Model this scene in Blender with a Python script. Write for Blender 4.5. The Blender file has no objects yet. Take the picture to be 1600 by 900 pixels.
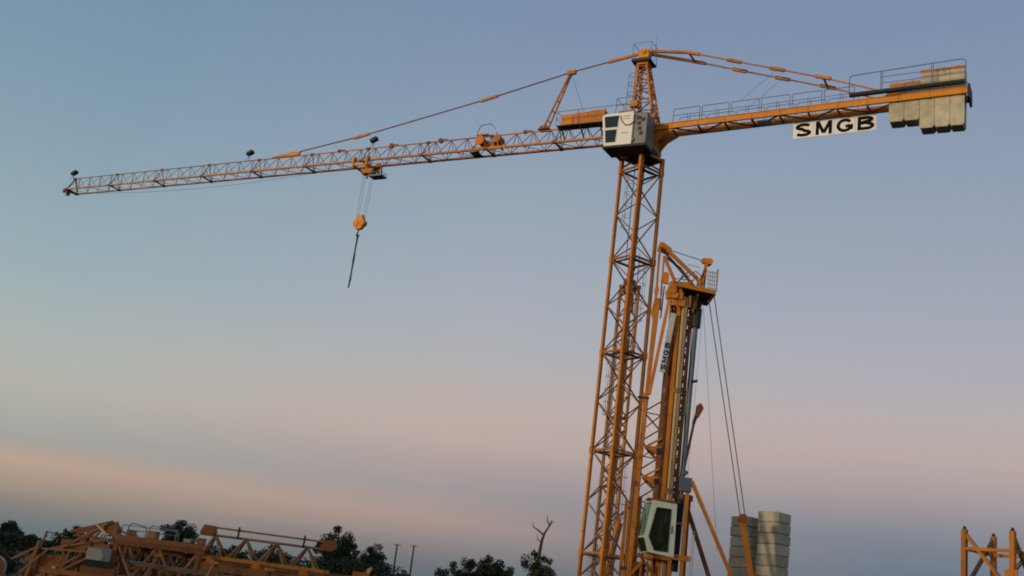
import bpy, math, random
from mathutils import Vector, Matrix, Quaternion
R = math.radians
scene = bpy.context.scene
COL = scene.collection

# ------------------------------------------------------------------ camera
PITCH, ROLL, LENS = R(16.0), R(7.35), 36.0 * 1700 / 1600
fw = Vector((0, math.cos(PITCH), math.sin(PITCH)))
r0 = Vector((1, 0, 0)); u0 = r0.cross(fw)
rt = r0 * math.cos(ROLL) + u0 * math.sin(ROLL)
up = u0 * math.cos(ROLL) - r0 * math.sin(ROLL)
cam_d = bpy.data.cameras.new('camera'); cam = bpy.data.objects.new('camera', cam_d); COL.objects.link(cam)
cam.matrix_world = Matrix(((rt.x, up.x, -fw.x, 0), (rt.y, up.y, -fw.y, 0), (rt.z, up.z, -fw.z, 1.7), (0, 0, 0, 1)))
cam_d.lens = LENS; cam_d.sensor_width = 36; cam_d.clip_start = 0.1; cam_d.clip_end = 20000
scene.camera = cam

# ------------------------------------------------------------------ sky, sun, exposure
SUN_AZ = Vector((-0.80, -0.60, 0)); SUN_EL = R(4.2)
world = bpy.data.worlds.new('World'); scene.world = world; world.use_nodes = True
nt = world.node_tree; nt.nodes.clear()
def N(t, **k):
    n = nt.nodes.new(t)
    for a, b in k.items(): setattr(n, a, b)
    return n
def L(a, b): nt.links.new(a, b)
def math_node(op, a, b=None, clamp=False):
    m = N('ShaderNodeMath', operation=op); m.use_clamp = clamp
    for i, v in enumerate((a, b)):
        if v is None: continue
        if isinstance(v, (int, float)): m.inputs[i].default_value = v
        else: L(v, m.inputs[i])
    return m.outputs[0]
def s2l(c): return tuple(((v / 255) / 12.92 if v / 255 <= 0.04045 else ((v / 255 + 0.055) / 1.055) ** 2.4) for v in c) + (1,)
tc = N('ShaderNodeTexCoord'); sx = N('ShaderNodeSeparateXYZ'); L(tc.outputs['Generated'], sx.inputs[0])
el = math_node('MULTIPLY', math_node('ARCSINE', sx.outputs['Z']), 180 / math.pi)
mp = N('ShaderNodeMapping'); mp.inputs['Scale'].default_value = (2.2, 2.2, 30); L(tc.outputs['Generated'], mp.inputs[0])
nz = N('ShaderNodeTexNoise'); nz.inputs['Scale'].default_value = 1.0; nz.inputs['Detail'].default_value = 3; L(mp.outputs[0], nz.inputs['Vector'])
wob = math_node('MULTIPLY', math_node('SUBTRACT', nz.outputs['Fac'], 0.5), 0.9)
el = math_node('ADD', el, wob)
fac = math_node('DIVIDE', el, 60.0, True)
def ramp(stops):
    r = N('ShaderNodeValToRGB'); L(fac, r.inputs[0]); e = r.color_ramp.elements
    while len(e) > 1: e.remove(e[-1])
    e[0].position = stops[0][0] / 60; e[0].color = s2l(stops[0][1])
    for p, c in stops[1:]:
        q = e.new(p / 60); q.color = s2l(c)
    r.color_ramp.interpolation = 'LINEAR'
    return r.outputs[0]
SKY_LEFT = [(0, (102, 115, 119)), (0.8, (112, 120, 122)), (1.7, (136, 131, 125)), (2.7, (168, 150, 135)), (3.5, (186, 161, 143)), (4.1, (176, 161, 149)), (4.7, (163, 162, 157)),
            (5.7, (170, 169, 163)), (7.2, (179, 177, 169)), (8.8, (174, 179, 175)), (10.8, (165, 177, 178)), (13.5, (153, 173, 180)), (17.7, (140, 164, 177)), (22, (128, 155, 174)), (27, (118, 146, 169)), (60, (94, 118, 148))]
SKY_MID = [(0, (96, 108, 116)), (1.2, (108, 114, 120)), (2.4, (140, 131, 132)), (3.7, (169, 148, 142)), (4.5, (165, 150, 147)), (5.2, (160, 152, 153)), (6.2, (172, 158, 156)), (7.6, (187, 168, 162)),
           (9, (189, 173, 167)), (10.8, (182, 174, 173)), (12.5, (174, 174, 179)), (15.5, (165, 172, 183)), (20, (153, 166, 181)), (25, (138, 155, 177)), (30, (124, 143, 171)), (60, (94, 114, 148))]
SKY_RIGHT = [(0, (92, 108, 122)), (3.6, (108, 121, 136)), (5.2, (126, 131, 144)), (6.5, (151, 145, 152)), (7.8, (171, 158, 160)), (9.2, (184, 168, 165)), (11, (182, 172, 173)), (13, (174, 172, 180)),
             (16, (164, 169, 182)), (20, (153, 162, 180)), (25, (139, 153, 176)), (31, (124, 142, 170)), (60, (94, 114, 148))]
SKY_SUN = [(0, (236, 178, 112)), (4, (240, 190, 130)), (9, (226, 200, 164)), (16, (186, 188, 186)), (26, (150, 166, 184)), (40, (120, 142, 170)), (60, (98, 120, 152))]
dt = N('ShaderNodeVectorMath', operation='DOT_PRODUCT'); L(tc.outputs['Generated'], dt.inputs[0]); dt.inputs[1].default_value = SUN_AZ
def mixc(f, a, b):
    m = N('ShaderNodeMix', data_type='RGBA'); L(f, m.inputs[0]); L(a, m.inputs[6]); L(b, m.inputs[7]); return m.outputs[2]
def smooth(v, a, b):
    m = N('ShaderNodeMapRange', interpolation_type='SMOOTHSTEP'); L(v, m.inputs[0]); m.inputs[1].default_value = a; m.inputs[2].default_value = b; return m.outputs[0]
def lin(v, a, b):
    m = N('ShaderNodeMapRange'); L(v, m.inputs[0]); m.inputs[1].default_value = a; m.inputs[2].default_value = b; return m.outputs[0]
c0 = mixc(lin(dt.outputs['Value'], -0.84, -0.56), ramp(SKY_RIGHT), ramp(SKY_MID))
c1 = mixc(lin(dt.outputs['Value'], -0.56, -0.24), c0, ramp(SKY_LEFT))
c2 = mixc(smooth(dt.outputs['Value'], -0.1, 0.9), c1, ramp(SKY_SUN))
bg = N('ShaderNodeBackground'); L(c2, bg.inputs[0]); bg.inputs[1].default_value = 1.0
sky = N('ShaderNodeTexSky', sky_type='NISHITA'); sky.sun_disc = False; sky.sun_elevation = R(2); sky.sun_rotation = math.atan2(SUN_AZ.x, SUN_AZ.y)
bg2 = N('ShaderNodeBackground'); L(sky.outputs[0], bg2.inputs[0]); bg2.inputs[1].default_value = 0.002
ad = N('ShaderNodeAddShader'); L(bg.outputs[0], ad.inputs[0]); L(bg2.outputs[0], ad.inputs[1])
out = N('ShaderNodeOutputWorld'); L(ad.outputs[0], out.inputs[0])

sun_d = bpy.data.lights.new('sun', 'SUN'); sun = bpy.data.objects.new('sun', sun_d); COL.objects.link(sun)
sun_d.energy = 2.0; sun_d.angle = R(5); sun_d.color = (1.0, 0.76, 0.50)
sdir = Vector((SUN_AZ.x * math.cos(SUN_EL), SUN_AZ.y * math.cos(SUN_EL), math.sin(SUN_EL)))
sun.rotation_euler = sdir.to_track_quat('Z', 'Y').to_euler()
scene.view_settings.view_transform = 'Standard'; scene.view_settings.look = 'None'
scene.cycles.filter_width = 1.9
scene.view_settings.exposure = 0.0; scene.view_settings.gamma = 1.0; scene.view_settings.use_curve_mapping = False

# ------------------------------------------------------------------ materials
def new_mat(name):
    m = bpy.data.materials.new(name); m.use_nodes = True
    return m, m.node_tree, m.node_tree.nodes['Principled BSDF']
def mat(name, base, alt=None, scale=1.5, rough=0.55, metal=0.0, rand=0.10, grime=0.25, grime_col=(0.05, 0.035, 0.02), bump=0.0, spec=0.4):
    """paint or mineral surface: two tones broken by noise, a little dirt, a small shift from object to object"""
    m, t, b = new_mat(name)
    alt = alt or tuple(v * 0.72 for v in base)
    ge = t.nodes.new('ShaderNodeNewGeometry')
    n1 = t.nodes.new('ShaderNodeTexNoise'); n1.inputs['Scale'].default_value = scale; n1.inputs['Detail'].default_value = 6; n1.inputs['Roughness'].default_value = 0.62
    n2 = t.nodes.new('ShaderNodeTexNoise'); n2.inputs['Scale'].default_value = scale * 5.3; n2.inputs['Detail'].default_value = 4
    t.links.new(ge.outputs['Position'], n1.inputs['Vector']); t.links.new(ge.outputs['Position'], n2.inputs['Vector'])
    mr = t.nodes.new('ShaderNodeMapRange'); mr.inputs[1].default_value = 0.35; mr.inputs[2].default_value = 0.68; t.links.new(n1.outputs['Fac'], mr.inputs[0])
    mx = t.nodes.new('ShaderNodeMix'); mx.data_type = 'RGBA'; mx.inputs[6].default_value = (*base, 1); mx.inputs[7].default_value = (*alt, 1); t.links.new(mr.outputs[0], mx.inputs[0])
    g = t.nodes.new('ShaderNodeMapRange'); g.inputs[1].default_value = 0.56; g.inputs[2].default_value = 0.78; g.inputs[4].default_value = grime; t.links.new(n2.outputs['Fac'], g.inputs[0])
    mg = t.nodes.new('ShaderNodeMix'); mg.data_type = 'RGBA'; t.links.new(g.outputs[0], mg.inputs[0]); t.links.new(mx.outputs[2], mg.inputs[6]); mg.inputs[7].default_value = (*grime_col, 1)
    oi = t.nodes.new('ShaderNodeObjectInfo')
    hv = t.nodes.new('ShaderNodeHueSaturation'); t.links.new(mg.outputs[2], hv.inputs['Color'])
    vr = t.nodes.new('ShaderNodeMapRange'); vr.inputs[3].default_value = 1 - rand; vr.inputs[4].default_value = 1 + rand; t.links.new(oi.outputs['Random'], vr.inputs[0]); t.links.new(vr.outputs[0], hv.inputs['Value'])
    t.links.new(hv.outputs[0], b.inputs['Base Color'])
    rr = t.nodes.new('ShaderNodeMapRange'); rr.inputs[3].default_value = rough - 0.1; rr.inputs[4].default_value = min(1, rough + 0.15); t.links.new(n2.outputs['Fac'], rr.inputs[0]); t.links.new(rr.outputs[0], b.inputs['Roughness'])
    b.inputs['Metallic'].default_value = metal; b.inputs['Specular IOR Level'].default_value = spec
    if bump:
        bp = t.nodes.new('ShaderNodeBump'); bp.inputs['Strength'].default_value = bump; bp.inputs['Distance'].default_value = 0.03; t.links.new(n2.outputs['Fac'], bp.inputs['Height']); t.links.new(bp.outputs[0], b.inputs['Normal'])
    return m
M = dict(
    orange=mat('orange_paint', (0.54, 0.200, 0.022), (0.41, 0.140, 0.018), 0.9, 0.6, rand=0.17, grime=0.55, spec=0.3),
    fresh=mat('bright_orange_paint', (0.66, 0.265, 0.014), (0.56, 0.205, 0.014), 0.7, 0.5, rand=0.08, grime=0.28, spec=0.3),
    faded=mat('faded_orange_paint', (0.33, 0.165, 0.065), (0.23, 0.110, 0.045), 1.3, 0.62, rand=0.16, grime=0.45),
    redbrown=mat('red_brown_paint', (0.235, 0.075, 0.022), (0.16, 0.048, 0.016), 1.1, 0.66, rand=0.15, grime=0.4),
    pale=mat('pale_orange_paint', (0.40, 0.26, 0.15), (0.30, 0.19, 0.11), 1.2, 0.6, rand=0.2),  # on the outer jib this pale tone stands for bars blending into the sky
    shadeorange=mat('shaded_orange_paint', (0.29, 0.105, 0.024), (0.19, 0.066, 0.018), 1.1, 0.65, rand=0.2, grime=0.5),  # orange darkened so the colour itself holds the dusk shade over the pile
    lacing=mat('shaded_brown_steel', (0.33, 0.155, 0.05), (0.22, 0.105, 0.045), 1.3, 0.6, rand=0.2),  # shaded look of the mast braces is put into this brown
    cream=mat('cream_paint', (0.55, 0.43, 0.21), (0.52, 0.40, 0.18), 1.0, 0.5),
    white=mat('white_paint', (0.84, 0.85, 0.80), (0.76, 0.77, 0.72), 1.2, 0.4, grime=0.12, grime_col=(0.25, 0.22, 0.17)),
    mint=mat('pale_green_white_paint', (0.62, 0.70, 0.58), (0.54, 0.62, 0.50), 1.2, 0.38, grime=0.12, grime_col=(0.25, 0.25, 0.2)),
    grey=mat('grey_paint', (0.20, 0.205, 0.19), (0.15, 0.155, 0.145), 1.5, 0.5),
    galv=mat('galvanised_steel', (0.20, 0.23, 0.26), (0.14, 0.165, 0.19), 2.0, 0.5, metal=0.5),
    tube=mat('blue_grey_steel', (0.12, 0.155, 0.20), (0.08, 0.105, 0.14), 1.4, 0.4, metal=0.35),
    dark=mat('dark_steel', (0.028, 0.032, 0.038), (0.018, 0.02, 0.024), 2.0, 0.6, metal=0.3),
    rope=mat('steel_rope', (0.10, 0.10, 0.105), (0.07, 0.07, 0.072), 3.0, 0.55, metal=0.5, rand=0.05),
    concrete=mat('weathered_concrete', (0.53, 0.49, 0.36), (0.37, 0.345, 0.26), 1.7, 0.9, rand=0.15, grime=0.5, grime_col=(0.12, 0.12, 0.09), bump=0.35, spec=0.2),
    board=mat('sign_board', (0.76, 0.80, 0.79), (0.68, 0.72, 0.70), 1.0, 0.45, grime=0.1, grime_col=(0.3, 0.28, 0.22)),
    bannercloth=mat('grubby_banner_cloth', (0.56, 0.58, 0.56), (0.42, 0.44, 0.43), 1.4, 0.7, grime=0.35, grime_col=(0.2, 0.19, 0.16)),
    ink=mat('black_lettering', (0.008, 0.009, 0.008), (0.010, 0.010, 0.010), 1.0, 0.8, rand=0.0, grime=0, spec=0.05),
    blueink=mat('slate_blue_lettering', (0.035, 0.055, 0.10), (0.045, 0.065, 0.11), 1.0, 0.8, rand=0.0, grime=0, spec=0.05),
    wood=mat('timber', (0.20, 0.15, 0.09), (0.13, 0.10, 0.065), 2.0, 0.85),
    bark=mat('bark', (0.045, 0.036, 0.026), (0.03, 0.024, 0.018), 3.0, 0.95, bump=0.5, spec=0.1),
    deadwood=mat('dead_wood', (0.085, 0.062, 0.048), (0.05, 0.038, 0.03), 3.0, 0.9, bump=0.5, spec=0.1),
    hill=mat('far_hill_haze_blue', (0.06, 0.085, 0.11), (0.045, 0.068, 0.095), 0.004, 1.0, rand=0, grime=0, spec=0.0),  # distance haze is put into the blue of the hill surface
)
def leaf_mat(name, a, b):
    m, t, bs = new_mat(name)
    ge = t.nodes.new('ShaderNodeNewGeometry'); n = t.nodes.new('ShaderNodeTexNoise'); n.inputs['Scale'].default_value = 0.8; n.inputs['Detail'].default_value = 3
    t.links.new(ge.outputs['Position'], n.inputs['Vector'])
    mx = t.nodes.new('ShaderNodeMix'); mx.data_type = 'RGBA'; t.links.new(n.outputs['Fac'], mx.inputs[0]); mx.inputs[6].default_value = (*a, 1); mx.inputs[7].default_value = (*b, 1)
    t.links.new(mx.outputs[2], bs.inputs['Base Color']); bs.inputs['Roughness'].default_value = 0.8; bs.inputs['Specular IOR Level'].default_value = 0.15
    return m
M['leaf'] = leaf_mat('dark_foliage', (0.022, 0.036, 0.020), (0.040, 0.052, 0.026))
M['leaf2'] = leaf_mat('scrub_foliage', (0.05, 0.065, 0.025), (0.075, 0.08, 0.035))
def glass_mat(name, tint, rough=0.08):
    m, t, b = new_mat(name); b.inputs['Base Color'].default_value = (*tint, 1); b.inputs['Roughness'].default_value = rough; b.inputs['Specular IOR Level'].default_value = 0.55
    return m
M['glass'] = glass_mat('dark_window_glass', (0.012, 0.02, 0.024))
M['glass2'] = glass_mat('pale_green_glass', (0.19, 0.30, 0.24), 0.15)
# clear pane: see-through with a reflection
m, t, b = new_mat('clear_pane'); t.nodes.remove(b)
tr = t.nodes.new('ShaderNodeBsdfTransparent'); tr.inputs[0].default_value = (0.62, 0.78, 0.70, 1); gl = t.nodes.new('ShaderNodeBsdfGlossy'); gl.inputs['Roughness'].default_value = 0.05
lw = t.nodes.new('ShaderNodeLayerWeight'); lw.inputs[0].default_value = 0.2; ms = t.nodes.new('ShaderNodeMixShader')
t.links.new(lw.outputs['Fresnel'], ms.inputs[0]); t.links.new(tr.outputs[0], ms.inputs[1]); t.links.new(gl.outputs[0], ms.inputs[2]); t.links.new(ms.outputs[0], t.nodes['Material Output'].inputs[0])
M['pane'] = m

# ------------------------------------------------------------------ mesh helpers
def frame_of(d, hint=Vector((0, 0, 1))):
    d = d.normalized()
    if abs(d.dot(hint)) > 0.98: hint = Vector((1, 0, 0))
    x = hint.cross(d).normalized(); y = d.cross(x)
    return x, y, d
class MB:
    def __init__(s): s.v = []; s.f = []
    def add(s, vs, fs):
        o = len(s.v); s.v += [tuple(v) for v in vs]; s.f += [tuple(i + o for i in f) for f in fs]; return s
    def box(s, c, size, rot=None):
        c = Vector(c); a, b, h = (q / 2 for q in size)
        vs = [Vector((x, y, z)) for z in (-h, h) for x, y in ((-a, -b), (a, -b), (a, b), (-a, b))]
        if rot: vs = [rot @ v for v in vs]
        return s.add([c + v for v in vs], [(3, 2, 1, 0), (4, 5, 6, 7), (0, 1, 5, 4), (1, 2, 6, 5), (2, 3, 7, 6), (3, 0, 4, 7)])
    def span(s, x0, x1, y0, y1, z0, z1): return s.box(((x0 + x1) / 2, (y0 + y1) / 2, (z0 + z1) / 2), (abs(x1 - x0), abs(y1 - y0), abs(z1 - z0)))
    def beam(s, p, q, w, h=None, hint=Vector((0, 0, 1))):
        p, q = Vector(p), Vector(q); x, y, d = frame_of(q - p, hint); h = h or w
        vs = [e + x * (a * w / 2) + y * (b * h / 2) for e in (p, q) for a, b in ((-1, -1), (1, -1), (1, 1), (-1, 1))]
        return s.add(vs, [(3, 2, 1, 0), (4, 5, 6, 7), (0, 1, 5, 4), (1, 2, 6, 5), (2, 3, 7, 6), (3, 0, 4, 7)])
    def tube(s, p, q, r, r2=None, n=8):
        p, q = Vector(p), Vector(q); x, y, d = frame_of(q - p); r2 = r if r2 is None else r2; vs = []
        for e, rr in ((p, r), (q, r2)):
            vs += [e + (x * math.cos(2 * math.pi * i / n) + y * math.sin(2 * math.pi * i / n)) * rr for i in range(n)]
        return s.add(vs, [(i, (i + 1) % n, n + (i + 1) % n, n + i) for i in range(n)] + [tuple(range(n))[::-1], tuple(range(n, 2 * n))])
    def path(s, pts, r, n=6):
        for a, b in zip(pts, pts[1:]): s.tube(a, b, r, n=n)
        return s
    def prism(s, poly, a, b, axis='y'):
        """poly of (u,v); extruded from a to b along axis: y -> (u,*,v); x -> (*,u,v); z -> (u,v,*)"""
        f = {'y': lambda u, v, t: (u, t, v), 'x': lambda u, v, t: (t, u, v), 'z': lambda u, v, t: (u, v, t)}[axis]; n = len(poly)
        return s.add([f(u, v, a) for u, v in poly] + [f(u, v, b) for u, v in poly], [tuple(range(n)), tuple(range(n, 2 * n))[::-1]] + [(i + n, (i + 1) % n + n, (i + 1) % n, i) for i in range(n)])
    def lathe(s, c, prof, n=20):
        c = Vector(c); vs = []
        for r, z in prof: vs += [c + Vector((r * math.cos(2 * math.pi * i / n), r * math.sin(2 * math.pi * i / n), z)) for i in range(n)]
        k = len(prof)
        return s.add(vs, [(j * n + i, j * n + (i + 1) % n, (j + 1) * n + (i + 1) % n, (j + 1) * n + i) for j in range(k - 1) for i in range(n)] + [tuple(range(n))[::-1], tuple(range((k - 1) * n, k * n))])
    def mesh(s, name, m):
        me = bpy.data.meshes.new(name); me.from_pydata(s.v, [], s.f); me.materials.append(M[m] if isinstance(m, str) else m)
        me.validate(); me.update(); return me
    def build(s, name, m, parent=None, bevel=0.0):
        o = bpy.data.objects.new(name, s.mesh(name, m)); COL.objects.link(o); o.parent = parent
        if bevel:
            b = o.modifiers.new('bevel', 'BEVEL'); b.width = bevel; b.segments = 2; b.limit_method = 'ANGLE'
        return o
UNIT = {}
def bar(name, p, q, w, m, parent, h=None, rnd=False, hint=Vector((0, 0, 1))):
    """one straight member, sharing unit mesh data with every member of its kind"""
    k = (m, rnd)
    if k not in UNIT: UNIT[k] = (MB().tube((0, 0, -.5), (0, 0, .5), .5, n=8) if rnd else MB().box((0, 0, 0), (1, 1, 1))).mesh('member', m)
    p, q = Vector(p), Vector(q); x, y, d = frame_of(q - p, hint)
    o = bpy.data.objects.new(name, UNIT[k]); COL.objects.link(o); o.parent = parent
    o.rotation_mode = 'QUATERNION'; o.location = (p + q) / 2
    o.rotation_quaternion = Matrix((x, y, d)).transposed().to_quaternion(); o.scale = (w, h or w, (q - p).length)
    return o
def thing(name, label, cat, loc=(0, 0, 0), rz=0.0, group=None):
    o = bpy.data.objects.new(name, None); COL.objects.link(o); o.empty_display_size = 0.5; o.location = loc; o.rotation_euler = (0, 0, rz)
    return tag(o, label, cat, group)
def tag(o, label, cat, group=None):
    o['label'] = label; o['category'] = cat
    if group: o['group'] = group
    return o
def struct(o): o['kind'] = 'structure'; return o
def arc(cx, cy, rx, ry, a0, a1, n=14): return [(cx + rx * math.cos(R(a0 + (a1 - a0) * k / n)), cy + ry * math.sin(R(a0 + (a1 - a0) * k / n))) for k in range(n + 1)]
def glyph_strokes(ch, w, h, t):
    """centre lines of a bold sans capital, w by h, stroke t"""
    e = t / 2
    if ch == 'S': return [arc(w / 2, h * .735, w / 2 - e, h * .265 - e, 25, 270, 18) + arc(w / 2, h * .265, w / 2 - e, h * .265 - e + .0, 90, -155, 18)[1:] if 0 else
                          arc(w / 2, h * .73, w / 2 - e * 1.1, h * .27 - e, 22, 255, 16) + arc(w / 2, h * .27, w / 2 - e, h * .27 - e, 75, -158, 16)]
    if ch == 'M': return [[(e, 0), (e, h)], [(w - e, 0), (w - e, h)], [(e * 1.2, h - e * .2), (w / 2, e * 1.1)], [(w - e * 1.2, h - e * .2), (w / 2, e * 1.1)]]
    if ch == 'G': return [arc(w / 2, h / 2, w / 2 - e, h / 2 - e, 38, 345, 26), [(w - e, h * .50), (w - e, h * .16)], [(w * .55, h * .43), (w, h * .43)]]
    if ch == 'B': return [[(e, 0), (e, h)], [(e, h - e), (w * .52, h - e)] + arc(w * .52, h * .755, w * .42 - e, h * .245 - e, 90, -90, 10)[1:] + [(e, h * .51 + e * .0)],
                          [(e, h * .52), (w * .56, h * .52)] + arc(w * .56, h * .26 + e * .25, w * .44 - e, h * .26 - e * .75, 90, -90, 10)[1:] + [(e, e)]]
def glyph(name, text, m, parent, origin, ux, uy, w, h, t, thick, gap=.16):
    """lettering as thin solid characters; ux/uy are the reading and the upright directions"""
    ux = Vector(ux).normalized(); uy = Vector(uy).normalized(); uz = ux.cross(uy); mb = MB(); lift = 0
    for k, ch in enumerate(text):
        for line in glyph_strokes(ch, w, h, t):
            n = len(line); L_ = []; R_ = []
            for i, p in enumerate(line):
                a = Vector(line[max(i - 1, 0)]); b = Vector(line[min(i + 1, n - 1)]); d = (b - a).normalized(); nn = Vector((-d.y, d.x)); mit = 1.0
                if 0 < i < n - 1:
                    d1 = (Vector(p) - Vector(line[i - 1])).normalized(); mit = min(1 / max(abs(d1.dot(d)), .5), 1.6)
                L_.append(Vector(p) + nn * t / 2 * mit); R_.append(Vector(p) - nn * t / 2 * mit)
            lift += 1; f = lambda q, z: Vector(origin) + ux * (q.x + k * (w + gap)) + uy * q.y + uz * z
            zt_ = thick + (lift % 5) * thick * .06
            for i in range(n - 1):
                c = [L_[i], R_[i], R_[i + 1], L_[i + 1]]
                mb.add([f(q, 0) for q in c] + [f(q, zt_) for q in c], [(3, 2, 1, 0), (4, 5, 6, 7), (0, 1, 5, 4), (1, 2, 6, 5), (2, 3, 7, 6), (3, 0, 4, 7)])
    return mb.build(name, m, parent)

# ------------------------------------------------------------------ ground and hills
def ground():
    m, t, b = new_mat('yard_earth_and_grass')
    ge = t.nodes.new('ShaderNodeNewGeometry'); n1 = t.nodes.new('ShaderNodeTexNoise'); n1.inputs['Scale'].default_value = 0.09; n1.inputs['Detail'].default_value = 8
    n2 = t.nodes.new('ShaderNodeTexNoise'); n2.inputs['Scale'].default_value = 4; n2.inputs['Detail'].default_value = 6
    for n in (n1, n2): t.links.new(ge.outputs['Position'], n.inputs['Vector'])
    r = t.nodes.new('ShaderNodeValToRGB'); r.color_ramp.elements[0].position = 0.42; r.color_ramp.elements[0].color = (0.035, 0.042, 0.018, 1); r.color_ramp.elements[1].position = 0.6; r.color_ramp.elements[1].color = (0.10, 0.078, 0.052, 1)
    t.links.new(n1.outputs['Fac'], r.inputs[0])
    mx = t.nodes.new('ShaderNodeMix'); mx.data_type = 'RGBA'; mx.blend_type = 'MULTIPLY'; mx.inputs[0].default_value = 0.6; t.links.new(r.outputs[0], mx.inputs[6]); t.links.new(n2.outputs['Color'], mx.inputs[7])
    t.links.new(mx.outputs[2], b.inputs['Base Color']); b.inputs['Roughness'].default_value = 0.95
    bp = t.nodes.new('ShaderNodeBump'); bp.inputs['Strength'].default_value = 0.6; t.links.new(n2.outputs['Fac'], bp.inputs['Height']); t.links.new(bp.outputs[0], b.inputs['Normal'])
    S = 9000
    o = MB().add([(-S, -S, 0), (S, -S, 0), (S, S, 0), (-S, S, 0)], [(0, 1, 2, 3)]).build('ground', m); return struct(o)
ground()
def hills():
    rnd = random.Random(5); n = 90; vs = []; fs = []
    for i in range(n + 1):
        a = R(50 + 85 * i / n)                       # from right of the view round to its left
        d = 4200 + 300 * math.sin(i * .3)
        h = 14 + 12 * math.sin(i * .16 + 1.2) + 7 * math.sin(i * .41) + rnd.uniform(-1.2, 1.2)
        for dd, hh in ((-500, -2), (-260, .45 * h), (0, max(h, 4)), (300, .6 * h), (600, -2)):
            vs.append(((d + dd) * math.cos(a), (d + dd) * math.sin(a), hh))
    for i in range(n):
        for j in range(4): fs.append((i * 5 + j, i * 5 + j + 1, i * 5 + j + 6, i * 5 + j + 5))
    struct(MB().add(vs, fs).build('far_hills', 'hill'))
hills()

# ------------------------------------------------------------------ lattice helper
def square_lattice(parent, corners, z0, z1, bays, chord_w, brace_w, cm, bm, chord='chord', brace='brace', horiz=True, flip=0):
    for c in corners: bar(chord, (c[0], c[1], z0), (c[0], c[1], z1), chord_w, cm, parent, hint=Vector((corners[1][0] - corners[0][0], corners[1][1] - corners[0][1], 0)).normalized())
    dz = (z1 - z0) / bays
    for k in range(4):
        a, b = corners[k], corners[(k + 1) % 4]
        for i in range(bays):
            za, zb = z0 + i * dz, z0 + (i + 1) * dz
            if (i + k + flip) % 2: za, zb = zb, za
            bar(brace, (a[0], a[1], za), (b[0], b[1], zb), brace_w, bm, parent)
        if horiz: bar('cross_bar', (a[0], a[1], z1 - .04), (b[0], b[1], z1 - .04), brace_w, bm, parent)
def ring(z, cx, cy, r, ang0): return [(cx + r * math.cos(ang0 + k * math.pi / 2), cy + r * math.sin(ang0 + k * math.pi / 2)) for k in range(4)]

# ================================================================== the tower crane
YAW = R(150.5); MAST_ROT = R(-9.25)
tc_root = thing('tower_crane', 'tall orange tower crane with long lattice jib, white cab and concrete counterweights', 'crane', (7.85, 70.0, 0), YAW)
T = tc_root
A0 = MAST_ROT - YAW
corners = ring(0, 0, 0, math.sqrt(2), A0)
MB().span(-2.4, 2.4, -2.4, 2.4, 0, 0.9).build('base_block', 'concrete', T, 0.04)
LEV = [0.9, 5.25, 11.74, 18.23, 24.72, 31.21]
for s_i, (z0, z1) in enumerate(zip(LEV, LEV[1:])):
    # the section's joint sleeves carry its chords and braces
    mb = MB()
    for c in corners:
        mb.box((c[0], c[1], z1), (0.25, 0.25, 0.42), Matrix.Rotation(A0 + math.pi / 4, 3, 'Z'))
    for c, e in zip(corners, corners[1:] + corners[:1]): mb.beam((c[0], c[1], z1 + .05), (e[0], e[1], z1 + .05), .06)
    sec = mb.build('mast_section', 'orange', T)
    bays = 3 if s_i == 0 else 4
    square_lattice(sec, corners, z0, z1, bays, 0.185, 0.070, 'orange', 'lacing', flip=0)
    # rest platform with a ladder hole
    rr = 1.27
    p = [Vector((rr * math.cos(A0 + k * math.pi / 2), rr * math.sin(A0 + k * math.pi / 2), 0)) for k in range(4)]
    pm = MB()
    for a, b, c in ((p[3], p[0], (p[3] + p[0]) * .14), (p[0], p[1], (p[0] + p[1]) * .30), (p[2], p[3], (p[2] + p[3]) * .30), (p[1], p[2], (p[1] + p[2]) * .42)):
        a1, b1 = a * .97, b * .97
        pm.add([(a1.x, a1.y, z1 - .16), (b1.x, b1.y, z1 - .16), (b1 * .5 + c * .5)[:2] + (z1 - .16,), (a1 * .5 + c * .5)[:2] + (z1 - .16,),
                (a1.x, a1.y, z1 - .10), (b1.x, b1.y, z1 - .10), (b1 * .5 + c * .5)[:2] + (z1 - .10,), (a1 * .5 + c * .5)[:2] + (z1 - .10,)],
               [(3, 2, 1, 0), (4, 5, 6, 7), (0, 1, 5, 4), (1, 2, 6, 5), (2, 3, 7, 6), (3, 0, 4, 7)])
    pm.build('rest_platform', 'dark', sec)
    # ladder with hoops, moved from side to side
    side = 1 if s_i % 2 else -1
    u = Vector((math.cos(A0), math.sin(A0), 0)); w = Vector((-u.y, u.x, 0)); base = u * (0.45 * side) + w * 0.1
    lm = MB()
    for e in (-.2, .2): lm.tube(base + w * e + Vector((0, 0, z0 + .1)), base + w * e + Vector((0, 0, z1 + .6)), 0.022, n=6)
    z = z0 + .3
    while z < z1: lm.tube(base + w * -.2 + Vector((0, 0, z)), base + w * .2 + Vector((0, 0, z)), 0.014, n=4); z += .3
    lad = lm.build('ladder', 'galv', sec)
    z = z0 + 2.4
    hm = MB()
    while z < z1:
        pts = [base + w * (.34 * math.cos(t)) + u * (side * .55 * math.sin(t)) + Vector((0, 0, z)) for t in [math.pi * k / 8 for k in range(9)]]
        hm.path(pts, 0.016, 5); z += 0.85
    for t in (.25, .5, .75):
        q = base + w * (.34 * math.cos(math.pi * t)) + u * (side * .55 * math.sin(math.pi * t)); hm.tube(q + Vector((0, 0, z0 + 2.4)), q + Vector((0, 0, z1 - .3)), 0.014, n=5)
    hm.build('ladder_cage', 'galv', sec)
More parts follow.
